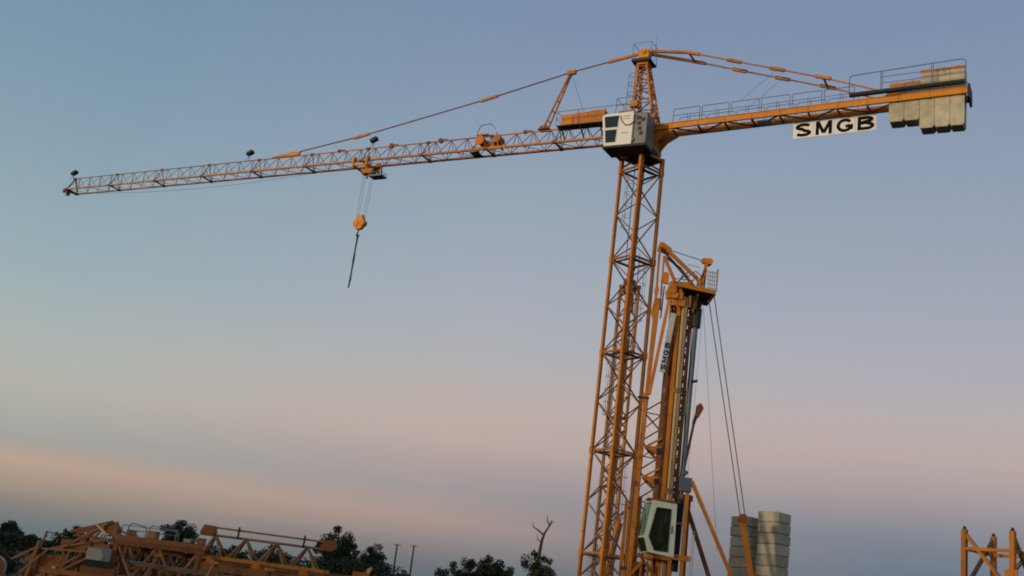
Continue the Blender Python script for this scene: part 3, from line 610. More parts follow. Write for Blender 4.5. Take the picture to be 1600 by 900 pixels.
# ================================================================== folded self-erecting crane
F = thing('folded_crane', 'folded orange crane with upright jib, pale cab near its base and grey tube', 'crane', (7.0, 43.0, 0))
def folded():
    # chassis below the frame
    ch = MB().span(-1.6, 4.6, -.55, .75, .75, 1.25).build('chassis', 'orange', F)
    for x, y in ((-1.5, -1.9), (-1.5, 2.1), (4.4, -1.9), (4.4, 2.1)):
        MB().beam((x, .1, .95), (x, y, .85), .24, .3).tube((x, y, .06), (x, y, 1.2), .09, n=10).box((x, y, .04), (.6, .6, .08)).build('outrigger', 'orange', ch)
    MB().lathe((.05, .1, 1.25), [(.85, 0), (.85, .25), (.7, .3), (.7, .45)], 24).build('turntable', 'dark', F)
    MB().span(-.7, 1.0, -.5, .8, 1.72, 2.1).build('turntable_deck', 'redbrown', F)
    # outer mast: four chords, ladder-like lacing between the near chords
    A, B, Cc, D = (-.36, .12), (.04, -.26), (.43, .1), (.05, .5)
    ms = MB()
    for z in (2.3,):
        for c, e in ((A, B), (B, Cc), (Cc, D), (D, A)): ms.box((c[0], c[1], z), (.19, .19, .22)).beam((c[0], c[1], z), (e[0], e[1], z), .12)
    mo = ms.build('mast', 'orange', F)
    for z in (6.6, 10.6, 14.4):
        for c in (A, B, Cc, D): MB().box((c[0], c[1], z), (.16, .16, .2)).build('joint_sleeve', 'faded', mo)
    for c, mm, w in ((A, 'shadeorange', .14), (B, 'cream', .075), (Cc, 'orange', .13), (D, 'redbrown', .12)): bar('chord', (c[0], c[1], 2.1), (c[0], c[1], 14.5), w, mm, mo)
    bar('chord', (B[0] + .115, B[1] + .03, 2.1), (B[0] + .115, B[1] + .03, 14.5), .12, 'pale', mo)
    bar('chord', (-.11, -.1, 2.1), (-.11, -.1, 14.3), .15, 'orange', mo)
    z = 2.3
    i = 0
    while z < 14.2:
        bar('rung', (B[0] + .1, B[1] + .06, z), (Cc[0], Cc[1], z + .10), .045, 'dark', mo)
        if i % 2 == 0: bar('brace', (A[0], A[1], z), (-.12, -.04, z + (.55 if i % 4 else -.05)), .045, 'faded', mo)
        bar('brace', (D[0], D[1], z), ((A, Cc)[i % 2][0], (A, Cc)[i % 2][1], z + .5), .05, 'shadeorange', mo)
        z += .27; i += 1
    # inner telescoping mast showing between the chords
    MB().box((.04, .14, 8.2), (.40, .42, 12.2), Matrix.Rotation(R(45), 3, 'Z')).build('inner_mast', 'redbrown', F)  # red-brown tone carries the shade on its turned face
    for k in range(24): MB().box((.275 + .02 * (k % 2), -.065, 2.7 + k * .47), (.15, .05, .2), Matrix.Rotation(R(42), 3, 'Z')).build('rack_block', ('grey', 'faded', 'lacing')[k % 3], F)
    MB().box((-.25, .04, 7.9), (.14, .1, 11.2)).build('inner_rail', 'shadeorange', F)
    for k in range(14): bar('inner_rail_tie', (-.36, .02, 2.8 + k * .8), (-.14, -.04, 3.0 + k * .8), .04, 'faded', F)
    # blue grey tube on the right with its dark coupling
    tb = MB().tube((.60, .0, 6.3), (.66, .0, 13.6), .10, n=14).build('telescopic_tube', 'tube', F)
    MB().tube((.66, 0, 13.35), (.68, 0, 14.15), .19, n=14).tube((.7, 0, 14.15), (.75, 0, 14.5), .12, n=10).build('tube_coupling', 'dark', tb)
    MB().box((.80, -.05, 12.0), (.22, .12, .12)).build('tube_clip', 'dark', tb) if 0 else MB().box((.76, -.05, 11.1), (.28, .1, .1), Matrix.Rotation(R(-20), 3, 'Y')).build('tube_clip', 'dark', tb)
    MB().box((.72, 0, 6.95), (.5, .36, .55)).tube((.62, -.25, 7.3), (.75, -.25, 7.45), .07, n=8).build('tube_bracket', 'tube', tb)
    MB().tube((.55, 0, 3.6), (.60, 0, 6.4), .17, n=14).build('hydraulic_ram', 'dark', tb)
    # folded jib, first element: narrow lattice standing to the left of the mast
    jo = MB().box((-1.13, -.05, 10.2), (.22, .24, .34)).build('folded_jib', 'orange', F)
    for z in (2.6, 5.2, 7.9): MB().box((-1.15, -.05, z), (.2, .22, .3)).build('joint_sleeve', 'orange', jo)
    bar('chord', (-1.17, -.05, 1.9), (-1.13, -.05, 10.3), .15, 'orange', jo); bar('chord', (-.40, .3, 1.9), (-.40, .3, 13.2), .09, 'shadeorange', jo); bar('chord', (-1.02, .45, 1.9), (-.98, .45, 10.3), .08, 'faded', jo)
    n = 14
    for i in range(n):
        za, zb = 2.0 + 8.2 * i / n, 2.0 + 8.2 * (i + 1) / n
        if i % 2: bar('lacing_bar', (-1.15, -.05, za), (-.40, .3, zb), .05, 'faded', jo); bar('lacing_bar', (-1.0, .45, zb), (-1.15, -.05, za), .045, 'faded', jo)
        else: bar('lacing_bar', (-.40, .3, za), (-1.15, -.05, zb), .05, 'faded', jo); bar('lacing_bar', (-1.0, .45, za), (-.40, .3, zb), .045, 'faded', jo)
        if i % 3 == 0: bar('lacing_bar', (-1.15, -.05, zb), (-.40, .3, zb), .04, 'faded', jo)
    # upper element of the folded jib: two members closing to a point
    MB().prism([(-1.16, 10.3), (-1.03, 10.3), (-.90, 14.0), (-.93, 14.35), (-1.12, 14.4), (-1.22, 13.75), (-1.13, 13.5)], -.18, .06).build('jib_plate', 'orange', F, .01)
    bar('jib_member', (-1.02, -.22, 10.3), (-.50, -.22, 14.7), .13, 'orange', F)
    MB().span(-1.45, -1.0, -.2, -.1, 10.12, 10.2).build('jib_pin', 'dark', F)
    MB().prism([(-1.14, 14.5), (-1.02, 14.5), (-.98, 14.7), (-1.05, 14.95), (-1.12, 14.95), (-1.17, 14.7)], -.16, -.04).build('fork_plate', 'orange', F)
    bar('jib_bar', (-1.08, -.1, 14.2), (-1.10, -.1, 16.55), .09, 'orange', F); bar('jib_bar', (-.86, 0, 13.9), (-.88, 0, 16.25), .07, 'orange', F); bar('jib_bar', (-.78, .15, 13.6), (-.74, .15, 15.0), .05, 'faded', F)
    MB().prism([(-.92, 15.08), (-.60, 15.05), (-.62, 15.48), (-.74, 15.56), (-.9, 15.5)], -.08, .06).build('pulley_box', 'orange', F)
    # chain at the lower end of the thin bar
    bar('hanger', (-1.24, -.1, 6.8), (-1.16, -.1, 9.0), .07, 'orange', F); bar('hanger_rope', (-1.26, -.1, 4.8), (-1.24, -.1, 6.8), .02, 'rope', F, rnd=True)
    MB().tube((-1.24, -.16, 6.75), (-1.24, -.04, 6.75), .1, n=10).build('hanger_pulley', 'redbrown', F)
    # banner with the four letters reading upwards
    b0, b1 = Vector((-.60, -.34, 11.25)), Vector((-.34, -.34, 13.75)); d = (b1 - b0).normalized(); sdv = Vector((d.z, 0, -d.x)); w = .112
    bn = MB().add([b0 - sdv * w, b0 + sdv * w, b1 + sdv * w, b1 - sdv * w] + [v + Vector((0, .025, 0)) for v in (b0 - sdv * w, b0 + sdv * w, b1 + sdv * w, b1 - sdv * w)],
                  [(0, 1, 2, 3), (7, 6, 5, 4), (0, 4, 5, 1), (1, 5, 6, 2), (2, 6, 7, 3), (3, 7, 4, 0)]).build('banner', 'bannercloth', F)
    glyph('banner_letters', 'SMGB', 'blueink', bn, b0 + d * .10 + sdv * .100 + Vector((0, -.002, 0)), d, -sdv, .25, .20, .052, .006, .055)
    # head platform: an open tray, its dark grating seen from below
    hd = MB().add([(-.30, -.68, 14.92), (1.20, -.68, 14.78), (1.20, .88, 14.78), (-.30, .88, 14.92), (-.30, -.68, 14.95), (1.20, -.68, 14.81), (1.20, .88, 14.81), (-.30, .88, 14.95)],
                  [(3, 2, 1, 0), (4, 5, 6, 7), (0, 1, 5, 4), (1, 2, 6, 5), (2, 3, 7, 6), (3, 0, 4, 7)]).build('head_platform', 'dark', F)
    bar('edge_beam', (-.32, -.72, 14.88), (1.24, -.72, 14.73), .07, 'orange', hd, h=.17); bar('edge_beam', (-.32, .9, 14.86), (1.24, .9, 14.70), .07, 'orange', hd, h=.2)
    bar('edge_beam', (1.22, -.7, 14.73), (1.22, .9, 14.70), .07, 'orange', hd, h=.17)
    for x in (.15, .55, .9): bar('joist', (x, -.7, 14.86 - .09 * x), (x, .88, 14.86 - .09 * x), .06, 'redbrown', hd)
    # machinery clustered at the mast top
    MB().prism([(-.66, 14.36), (-.02, 14.36), (.0, 14.62), (-.1, 14.8), (-.62, 14.78), (-.7, 14.6)], -.4, -.05).build('head_block', 'orange', hd, .02)
    MB().prism([(-.45, 14.08), (.1, 14.08), (.12, 14.34), (-.45, 14.34)], -.36, .1).build('head_bracket', 'orange', hd, .02)
    MB().tube((-.5, -.44, 14.72), (-.5, .2, 14.72), .17, n=14).build('winch_drum', 'orange', hd); MB().tube((-.16, -.42, 14.95), (-.16, .3, 14.95), .15, n=14).build('winch_drum', 'redbrown', hd)
    MB().tube((-.5, -.5, 14.72), (-.5, -.45, 14.72), .19, n=16).build('drum_flange', 'orange', hd); MB().tube((-.35, -.46, 14.5), (-.35, -.41, 14.5), .13, n=12).build('pulley', 'fresh', hd)
    MB().box((-.42, -.1, 15.02), (.3, .4, .22)).build('gear_box', 'orange', hd, .03); MB().box((.2, -.2, 15.0), (.36, .3, .2), Matrix.Rotation(R(12), 3, 'Y')).build('gear_box', 'faded', hd, .02)
    MB().tube((.0, -.3, 15.05), (.35, -.3, 15.12), .09, n=10).build('motor', 'orange', hd)
    for k in range(5): MB().span(-.02 + k * .14, .06 + k * .14, -.3 + .1 * (k % 2), .3, 14.0 + .05 * (k % 3), 14.6).build('mast_cap_plate', ('redbrown', 'dark', 'lacing')[k % 3], hd)
    bar('cap_strut', (-.5, -.3, 14.4), (-.1, -.3, 13.95), .07, 'orange', hd); bar('cap_strut', (.62, -.25, 14.75), (.45, -.25, 13.9), .07, 'redbrown', hd)
    # raking frames on top
    bar('raker', (-.80, -.2, 16.46), (.55, -.2, 15.38), .13, 'orange', hd); bar('raker', (-.74, .35, 16.46), (.55, .35, 15.2), .09, 'faded', hd)
    bar('raker', (-.92, -.3, 16.14), (-.38, -.3, 15.08), .12, 'orange', hd); bar('raker', (-.78, .1, 16.22), (-.12, .1, 15.84), .06, 'dark', hd); bar('raker', (-.12, .1, 15.84), (.35, .1, 15.3), .06, 'redbrown', hd)
    bar('raker', (.52, -.2, 15.4), (.78, -.2, 14.9), .11, 'orange', hd); bar('raker', (-.3, .0, 15.1), (.2, .0, 15.72), .05, 'faded', hd); bar('raker', (.2, .1, 15.0), (.55, .1, 15.6), .05, 'faded', hd)
    MB().prism([(-1.14, 16.55), (-.95, 16.50), (-.66, 16.40), (-.62, 16.54), (-.98, 16.76), (-1.12, 16.78)], -.26, .4).build('raker_head', 'orange', hd, .015)
    bar('stay_rope', (-.66, .05, 16.56), (.70, .05, 16.28), .035, 'rope', hd, rnd=True); bar('stay_rope', (.15, .1, 16.05), (.66, .1, 15.98), .025, 'rope', hd, rnd=True)
    bar('post', (.90, -.1, 16.2), (.70, -.1, 14.92), .12, 'orange', hd); bar('post', (.98, .35, 16.15), (.92, .35, 14.9), .07, 'faded', hd); bar('post_brace', (.86, -.1, 15.7), (.96, .35, 15.2), .05, 'faded', hd); bar('post_brace', (.55, -.15, 15.1), (.84, -.15, 15.85), .06, 'redbrown', hd)
    MB().prism([(.66, 16.26), (.76, 16.16), (1.05, 16.10), (1.16, 16.2), (1.15, 16.33), (.95, 16.38), (.72, 16.36)], -.1, .15).build('sheave_bracket', 'orange', hd, .02); MB().tube((1.02, -.16, 16.23), (1.02, .2, 16.23), .13, n=14).build('head_sheave', 'fresh', hd)
    r = MB()
    for k in range(5): r.tube((.90 + k * .09, -.7, 14.8), (.86 + k * .09, -.7, 15.64), .016, n=5)
    for k in range(5): r.tube((.90, -.7, 14.9 + .17 * k), (1.27, -.7, 14.88 + .17 * k), .014, n=5)
    r.tube((1.26, -.7, 14.8), (1.26, -.7, 15.75), .03, n=6); r.build('mesh_guard', 'pale', hd)
    r2 = MB()
    for x in (-.2, .15, .5): r2.tube((x, .8, 14.95), (x, .8, 15.62), .018, n=5)
    r2.tube((-.25, .8, 15.6), (.55, .8, 15.6), .018, n=5).tube((-.25, .8, 15.3), (.55, .8, 15.3), .016, n=5).build('head_railing', 'pale', hd)
    MB().path([(.1, -.5, 14.95), (.15, -.5, 15.45), (.4, -.5, 15.6), (.62, -.5, 15.45), (.66, -.5, 14.9)], .022, 6).build('hose', 'faded', hd); MB().path([(-.3, -.5, 15.0), (-.1, -.52, 15.4), (.1, -.5, 15.3), (.12, -.5, 15.0)], .02, 6).build('hose', 'dark', hd)
    # stay ropes down to the rear arm, and the arm
    for a, b in (((1.15, .05, 14.5), (3.07, .35, 6.05)), ((1.34, .1, 14.85), (3.27, .4, 6.08))): bar('stay_rope', a, b, .042, 'rope', F, rnd=True)
    bar('thin_rope', (.98, .3, 14.3), (2.3, .6, 4.6), .014, 'rope', F, rnd=True); bar('thin_rope', (.88, -.1, 14.3), (.8, -.1, 7.2), .012, 'rope', F, rnd=True)
    ra = MB().beam((3.14, .38, 6.05), (3.62, .38, 3.9), .19, .2).beam((3.62, .38, 3.95), (3.95, .38, 1.2), .2, .2).build('rear_arm', 'orange', F)
    MB().tube((3.17, .2, 5.98), (3.17, .56, 5.98), .17, n=14).build('arm_sheave', 'redbrown', ra)
    # raking struts
    bar('raking_strut', (.97, -.1, 7.12), (4.1, -.1, 1.2), .18, 'orange', F, h=.12); bar('raking_strut', (.90, .35, 6.24), (3.0, .35, 1.2), .15, 'redbrown', F)
    # small arm with a wider head
    sa = MB().beam((.66, .25, 7.3), (.95, .25, 9.55), .09).beam((.93, .25, 9.45), (1.02, .25, 9.8), .12).build('small_arm', 'redbrown', F)
    MB().prism([(.97, 9.75), (1.1, 9.7), (1.28, 10.1), (1.2, 10.25), (1.12, 10.3), (1.0, 10.2)], .15, .35).build('arm_head', 'redbrown', sa)
    # clamps left of the mast
    for z in (8.2, 7.0):
        cl = MB().prism([(-.95, z + .1), (-.95, z), (-.55, z - .18), (-.2, z - .12), (-.22, z + .16), (-.5, z + .1)], -.05, .25).build('clamp', 'orange', F, .02)
        bar('clamp_arm', (-.92, -.02, z + .06), (-.25, -.02, z + .5), .08, 'orange', cl); bar('clamp_arm', (-.85, .2, z - .05), (-.3, .2, z - .5), .06, 'faded', cl); MB().tube((-.42, -.12, z - .05), (-.42, .1, z - .05), .1, n=12).build('clamp_roller', 'dark', cl)
    # hoses and cables down the mast
    for x, y, r_ in ((-.32, -.1, .018), (-.27, -.12, .014), (.5, -.12, .016), (.34, -.2, .012)):
        MB().path([(x + .02 * math.sin(k * 1.3), y, 4.2 + k * .7) for k in range(15)], r_, 5).build('cable', 'dark', F)
    # lower frame around the mast foot
    for x, y, zt, mm in ((.30, -.45, 6.2, 'orange'), (.78, -.4, 6.6, 'orange'), (.98, .2, 6.6, 'redbrown'), (-.95, .1, 6.3, 'orange'), (-1.45, .2, 6.1, 'orange'), (-.3, .6, 4.0, 'redbrown')): bar('frame_post', (x, y, 1.9), (x, y, zt), .13, mm, F)
    bar('frame_rail', (.1, -.47, 4.12), (1.05, -.42, 4.12), .2, 'orange', F); bar('frame_rail', (.25, -.46, 5.4), (.85, -.42, 5.4), .06, 'orange', F); bar('frame_rail', (-1.5, .15, 3.5), (.5, .5, 3.5), .14, 'redbrown', F)
    bar('frame_rail', (.6, -.1, 6.45), (1.05, .1, 6.45), .22, 'redbrown', F)
    MB().span(-1.15, -.55, -.1, .6, 3.1, 3.8).build('machine_box', 'redbrown', F)
    for k in range(7): bar('frame_bar', (-1.3 + k * .25, -.35 + .1 * (k % 3), 2.4), (-1.2 + k * .23, -.3, 3.6 + .12 * (k % 3)), .06, ('faded', 'redbrown', 'orange')[k % 3], F)
    bar('frame_brace', (-1.2, -.3, 3.2), (-.5, -.3, 4.1), .1, 'orange', F); bar('frame_brace', (-.9, -.3, 4.1), (-.1, -.3, 3.2), .1, 'redbrown', F)
    MB().tube((-.4, -.2, 3.0), (-.4, -.2, 3.95), .11, n=10).build('valve_tank', 'cream', F)
    r = MB()
    for x in (1.12, 1.2): r.tube((x, -.3, 3.2), (x, -.3, 5.2), .014, n=5)
    r.build('grab_rail', 'galv', F)
folded()
def folded_cab():
    # frame turned a little so the sloping windscreen on the left shows
    a = R(9)
    rot = lambda u, v, z: (-.22 + u * math.cos(a) - v * math.sin(a), -.75 + u * math.sin(a) + v * math.cos(a), z)
    W = 1.0                                            # side profile in (u, z), u grows to the rear (right)
    prof = [(.60, 6.08), (.62, 4.08), (-.36, 4.16), (-.54, 4.72), (-.34, 6.12)]
    n = len(prof)
    # roof, floor, rear and front edges as a shell of posts so the panes are see-through
    c = MB()
    def strip(p, q, v0, v1, t=.04):
        """a slab between two profile points, from v0 to v1 across"""
        (u0_, z0_), (u1_, z1_) = p, q; d = Vector((u1_ - u0_, z1_ - z0_)); nn = Vector((-d.y, d.x)).normalized() * t
        pts = [rot(u0_, v0, z0_), rot(u1_, v0, z1_), rot(u1_, v1, z1_), rot(u0_, v1, z0_), rot(u0_ + nn.x, v0, z0_ + nn.y), rot(u1_ + nn.x, v0, z1_ + nn.y), rot(u1_ + nn.x, v1, z1_ + nn.y), rot(u0_ + nn.x, v1, z0_ + nn.y)]
        c.add(pts, [(3, 2, 1, 0), (4, 5, 6, 7), (0, 1, 5, 4), (1, 2, 6, 5), (2, 3, 7, 6), (3, 0, 4, 7)])
    strip(prof[4], prof[0], 0, W, -.05); strip(prof[1], prof[2], 0, W, -.05); strip(prof[0], prof[1], .10, W - .10, -.05)
    # side frames: ring between the outer profile and the window opening, near and far side
    win = [(.37, 5.86), (.36, 4.26), (-.16, 4.26), (-.42, 4.74), (-.20, 5.86)]
    for v in (0, W):
        for i in range(n):
            p0, p1, w0, w1 = prof[i], prof[(i + 1) % n], win[i], win[(i + 1) % n]
            f = [rot(q[0], v + e, q[1]) for e in (-.03, .03) for q in (p0, p1, w1, w0)]
            c.add(f, [(3, 2, 1, 0), (4, 5, 6, 7), (0, 1, 5, 4), (1, 2, 6, 5), (2, 3, 7, 6), (3, 0, 4, 7)])
    # windscreen posts
    cab_o = c.build('cab', 'mint', F)
    def pane(name, pts, mm, off=(0, 0, 0)):
        k = len(pts); th = Vector((math.sin(a) * .02, math.cos(a) * .02, 0))
        return MB().add([Vector(p) for p in pts] + [Vector(p) + th for p in pts], [tuple(range(k)), tuple(range(k, 2 * k))[::-1]] + [(i, (i + 1) % k, (i + 1) % k + k, i + k) for i in range(k)]).build(name, mm, cab_o)
    pane('side_pane', [rot(u * .98, -.005, z) for u, z in win], 'pane'); pane('side_pane', [rot(u, W - .01, z) for u, z in ((-.18, 5.86), (.02, 5.86), (.02, 4.27), (-.16, 4.27), (-.40, 4.74))], 'glass'); pane('side_pane', [rot(u, W - .01, z) for u, z in ((.05, 5.86), (.36, 5.86), (.35, 4.9), (.05, 4.9))], 'glass2')  # pale green half of the far pane stands for sky seen through it
    gk = MB()
    for p_, q_ in zip(win, win[1:] + win[:1]): gk.tube(rot(p_[0], -.035, p_[1]), rot(q_[0], -.035, q_[1]), .022, n=6)
    gk.build('window_seal', 'dark', cab_o)
    MB().tube(rot(.46, -.05, 4.95), rot(.46, -.05, 5.25), .018, n=6).build('door_handle', 'dark', cab_o)
    MB().beam(rot(-.57, .3, 4.85), rot(-.44, .55, 5.6), .02).build('wiper', 'dark', cab_o)
    g = [rot(-.535, .05, 4.80), rot(-.535, W - .05, 4.80), rot(-.355, W - .05, 6.02), rot(-.355, .05, 6.02)]
    MB().add(g + [Vector(p) + Vector((.02, 0, 0)) for p in g], [(0, 1, 2, 3), (7, 6, 5, 4), (0, 4, 5, 1), (1, 5, 6, 2), (2, 6, 7, 3), (3, 7, 4, 0)]).build('windscreen', 'glass2', cab_o)
    g = [rot(-.385, .06, 4.20), rot(-.385, W - .06, 4.20), rot(-.525, W - .06, 4.68), rot(-.525, .06, 4.68)]
    MB().add(g + [Vector(p) + Vector((.02, 0, 0)) for p in g], [(0, 1, 2, 3), (7, 6, 5, 4), (0, 4, 5, 1), (1, 5, 6, 2), (2, 6, 7, 3), (3, 7, 4, 0)]).build('toe_window', 'glass', cab_o)
    for v in (.02, W - .02):
        bm_ = MB().beam(rot(-.35, v, 6.1), rot(-.55, v, 4.72), .07).beam(rot(-.55, v, 4.72), rot(-.37, v, 4.16), .07); bm_.build('screen_post', 'mint', cab_o)
    MB().beam(rot(-.55, 0, 4.73), rot(-.55, W, 4.73), .07).build('screen_rail', 'mint', cab_o)
    st = MB(); rm = Matrix.Rotation(a, 3, 'Z')
    st.box(rot(.18, .48, 4.55), (.42, .45, .14), rm).box(rot(.36, .48, 4.95), (.12, .45, .8), rm).box(rot(.18, .48, 4.32), (.2, .2, .34), rm).box(rot(-.1, .48, 4.75), (.2, .5, .14), rm)
    st.build('seat', 'dark', cab_o, .02)
    MB().beam(rot(-.2, .3, 4.2), rot(-.28, .3, 5.0), .05).box(rot(-.25, .3, 5.05), (.1, .16, .1), rm).build('control_lever', 'dark', cab_o)
    MB().span(-.75, .25, -.6, .0, 6.14, 6.22).build('roof_lamp_bar', 'redbrown', cab_o)
    MB().tube(rot(-.3, -.05, 4.0), rot(-.3, .9, 4.0), .1, n=10).beam(rot(-.4, .2, 4.02), rot(.6, .2, 4.02), .12).build('cab_bracket', 'orange', cab_o)
folded_cab()

# ================================================================== concrete ballast stacks
def ballast():
    s = .5; c = .07; h = .435
    def block_mesh():
        b = MB(); oct_ = lambda q, cc: [(-q + cc, -q), (q - cc, -q), (q, -q + cc), (q, q - cc), (q - cc, q), (-q + cc, q), (-q, q - cc), (-q, -q + cc)]
        rings = [(s - .045, .06, 0), (s, c, .045), (s, c, h - .03), (s - .035, .06, h)]
        for q, cc, z in rings: b.v += [(x, y, z) for x, y in oct_(q, cc)]
        for j in range(3): b.f += [(j * 8 + i, j * 8 + (i + 1) % 8, j * 8 + 8 + (i + 1) % 8, j * 8 + 8 + i) for i in range(8)]
        b.f += [tuple(range(8))[::-1], tuple(range(24, 32))]
        return b.mesh('ballast_block', 'concrete')
    me = block_mesh(); rnd = random.Random(3)
    words = ['topmost', 'second from the top', 'third from the top', 'fourth from the top', 'fifth from the top', 'sixth from the top']
    for which, x, y, n in (('left, darker', 11.06, 46.3, 15), ('right, taller-looking', 11.95, 45.3, 15)):
        ztop = 6.32 if x < 11.5 else 6.56; hh = (ztop) / n
        for k in range(n):
            o = bpy.data.objects.new('ballast_block', me); COL.objects.link(o)
            o.location = (x + rnd.uniform(-.015, .015), y + rnd.uniform(-.015, .015), k * hh + .003); o.rotation_euler = (0, 0, R(41 + rnd.uniform(-1.3, 1.3))); o.scale = (1, 1, hh / h * .985)
            i = n - 1 - k; nm = which.split(',')[0]
            lab = ('concrete ballast block, %s in the %s of the two grey stacks' % (words[i], nm)) if i < 6 else ('concrete ballast block low in the %s grey stack, below the picture edge' % nm)
            tag(o, lab, 'ballast block', 'concrete ballast blocks in the two stacks')
ballast()

# ================================================================== mast section standing at the right edge
def right_section():
    o = thing('mast_section', 'upright orange mast section with crossed braces at the right edge', 'mast section', (0, 0, 0))
    P1, P2, P4, P3 = Vector((19.70, 45.0, 0)), Vector((20.93, 43.42, 0)), Vector((22.62, 44.75, 0)), Vector((21.5, 46.3, 0))
    ctr = (P1 + P4) / 2; o.location = ctr
    q = [p - ctr for p in (P1, P2, P4, P3)]
    MB().span(-1.6, 1.6, -.3, .3, 0, .3).build('timber_bearer', 'wood', o); MB().span(-.3, .3, -1.6, -.32, 0, .295).span(-.3, .3, .32, 1.6, 0, .295).build('timber_bearer', 'wood', o)
    hint = (q[1] - q[0]).normalized()
    for k, p in enumerate(q):
        pm = MB().beam((p.x, p.y, .3), (p.x, p.y, 6.84), .20, .20, hint).build('chord', 'orange', o)
        MB().tube((p.x, p.y, 6.84), (p.x, p.y, 6.98), .09, .05, 8).build('spigot', 'dark', pm)
    for k in range(4):
        a, b = q[k], q[(k + 1) % 4]
        for z in (1.1, 3.6, 6.08): bar('cross_bar', (a.x, a.y, z), (b.x, b.y, z), .13, 'orange', o)
        for z0, z1 in ((6.72, 4.4), (4.3, 2.0), (2.0, .5)):
            a_, b_ = a, b
            bar('brace', (a_.x, a_.y, z0), (b_.x, b_.y, z1), .13, 'orange' if k == 0 else 'faded', o)
    MB().box((q[1].x - .05, q[1].y + .02, 4.6), (.5, .08, 1.5), Matrix.Rotation(R(-50), 3, 'Z')).build('gusset', 'fresh', o)
right_section()

# ================================================================== crane parts stacked at the left
G = 'dismantled crane parts stacked on the ground'
def lying_jib(name, label, x0, x1, y, zb, zt, w, n, mm, m2, rods=False, rz=0, tip=True):
    o = thing(name, label, 'jib section', (x0, y, 0), rz, G); Ln = x1 - x0
    j = MB()
    for x in (0, Ln): bar('end_bar', (x, -w, zb), (x, w, zb), .14, mm, o)
    for yy in (-w, w): bar('bottom_chord', (0, yy, zb), (Ln, yy, zb), .15, mm, o)
    bar('top_chord', (-.05, 0, zt), (Ln + .05, 0, zt), .10, m2, o, rnd=True)
    for i in range(n):
        xm = Ln * (i + .30) / n; xa = Ln * (i - .12) / n; xb = Ln * (i + .72) / n
        for yy in (-w, w):
            bar('lacing_bar', (max(xa, 0), yy, zb), (xm, 0, zt), .085, m2, o); bar('lacing_bar', (xm, 0, zt), (min(xb, Ln), yy, zb), .07, m2, o)
    if rods:
        bar('tie_rod', (.3, 0, zt + .31), (Ln - .3, 0, zt + .29), .075, m2, o, rnd=True)
        for x in (.02, Ln - .08): MB().prism([(x - .26, zt - .05), (x + .22, zt - .05), (x + .38, zt + .1), (x + .3, zt + .36), (x - .16, zt + .38), (x - .28, zt + .1)], -.14, .14).build('end_lug', 'shadeorange', o, .02)
        for x in (1.3, Ln - 1.05): MB().beam((x, -.1, zt - .06), (x, -.1, zt + .44), .07).build('rod_clamp', 'dark', o)
    return o
lying_jib('jib_section', 'lattice jib section with paired tie rods along its top, uppermost of the pile', -11.1, -6.05, 46, 1.95, 2.83, .62, 4, 'orange', 'faded', True)
lying_jib('jib_section', 'long lattice jib section lying under the one with paired tie rods', -11.6, -3.9, 46.3, .95, 1.78, .66, 6, 'shadeorange', 'faded')
lying_jib('jib_section', 'lattice jib section at the bottom of the pile, on timber', -11.9, -3.4, 46.1, .25, .82, .7, 6, 'shadeorange', 'shadeorange')
lying_jib('jib_section', 'lattice jib section leaning at the back of the pile, behind the railed platform', -17.3, -11.5, 48.6, 1.0, 2.15, .55, 6, 'shadeorange', 'shadeorange', False, R(-4))
def lying_mast(label, x0, x1, y, z0, s, n, mm, m2, rz=0):
    o = thing('mast_section', label, 'mast section', (x0, y, 0), rz, G); Ln = x1 - x0
    for x in (0, Ln):
        for yy in (-s / 2, s / 2): bar('end_post', (x, yy, z0), (x, yy, z0 + s), .16, mm, o)
    for yy in (-s / 2, s / 2):
        for z in (z0, z0 + s): bar('chord', (-.2, yy, z), (Ln + .2, yy, z), .19, mm, o)
    for i in range(n):
        xa, xb = Ln * i / n, Ln * (i + 1) / n
        for yy in (-s / 2, s / 2): bar('brace', (xa, yy, z0 if i % 2 else z0 + s), (xb, yy, z0 + s if i % 2 else z0), .09, m2, o)
        for z in (z0, z0 + s): bar('brace', (xa, -s / 2 if i % 2 else s / 2, z), (xb, s / 2 if i % 2 else -s / 2, z), .08, m2, o)
    return o
lying_mast('red orange lattice mast section lying under the railed platform', -14.3, -11.0, 45.6, .75, 1.35, 4, 'shadeorange', 'faded')
lying_mast('dark red mast section showing through behind the one under the railed platform', -14.9, -9.4, 47.6, .3, 1.6, 6, 'shadeorange', 'shadeorange', R(3))
lying_mast('low orange mast section on the ground at the pile\'s left half', -16.6, -11.2, 44.6, .12, .55, 6, 'shadeorange', 'faded')
lying_mast('mast section lying far back, seen through the jib section with tie rods', -10.6, -4.6, 49.5, .3, 1.55, 6, 'shadeorange', 'shadeorange', R(-2))
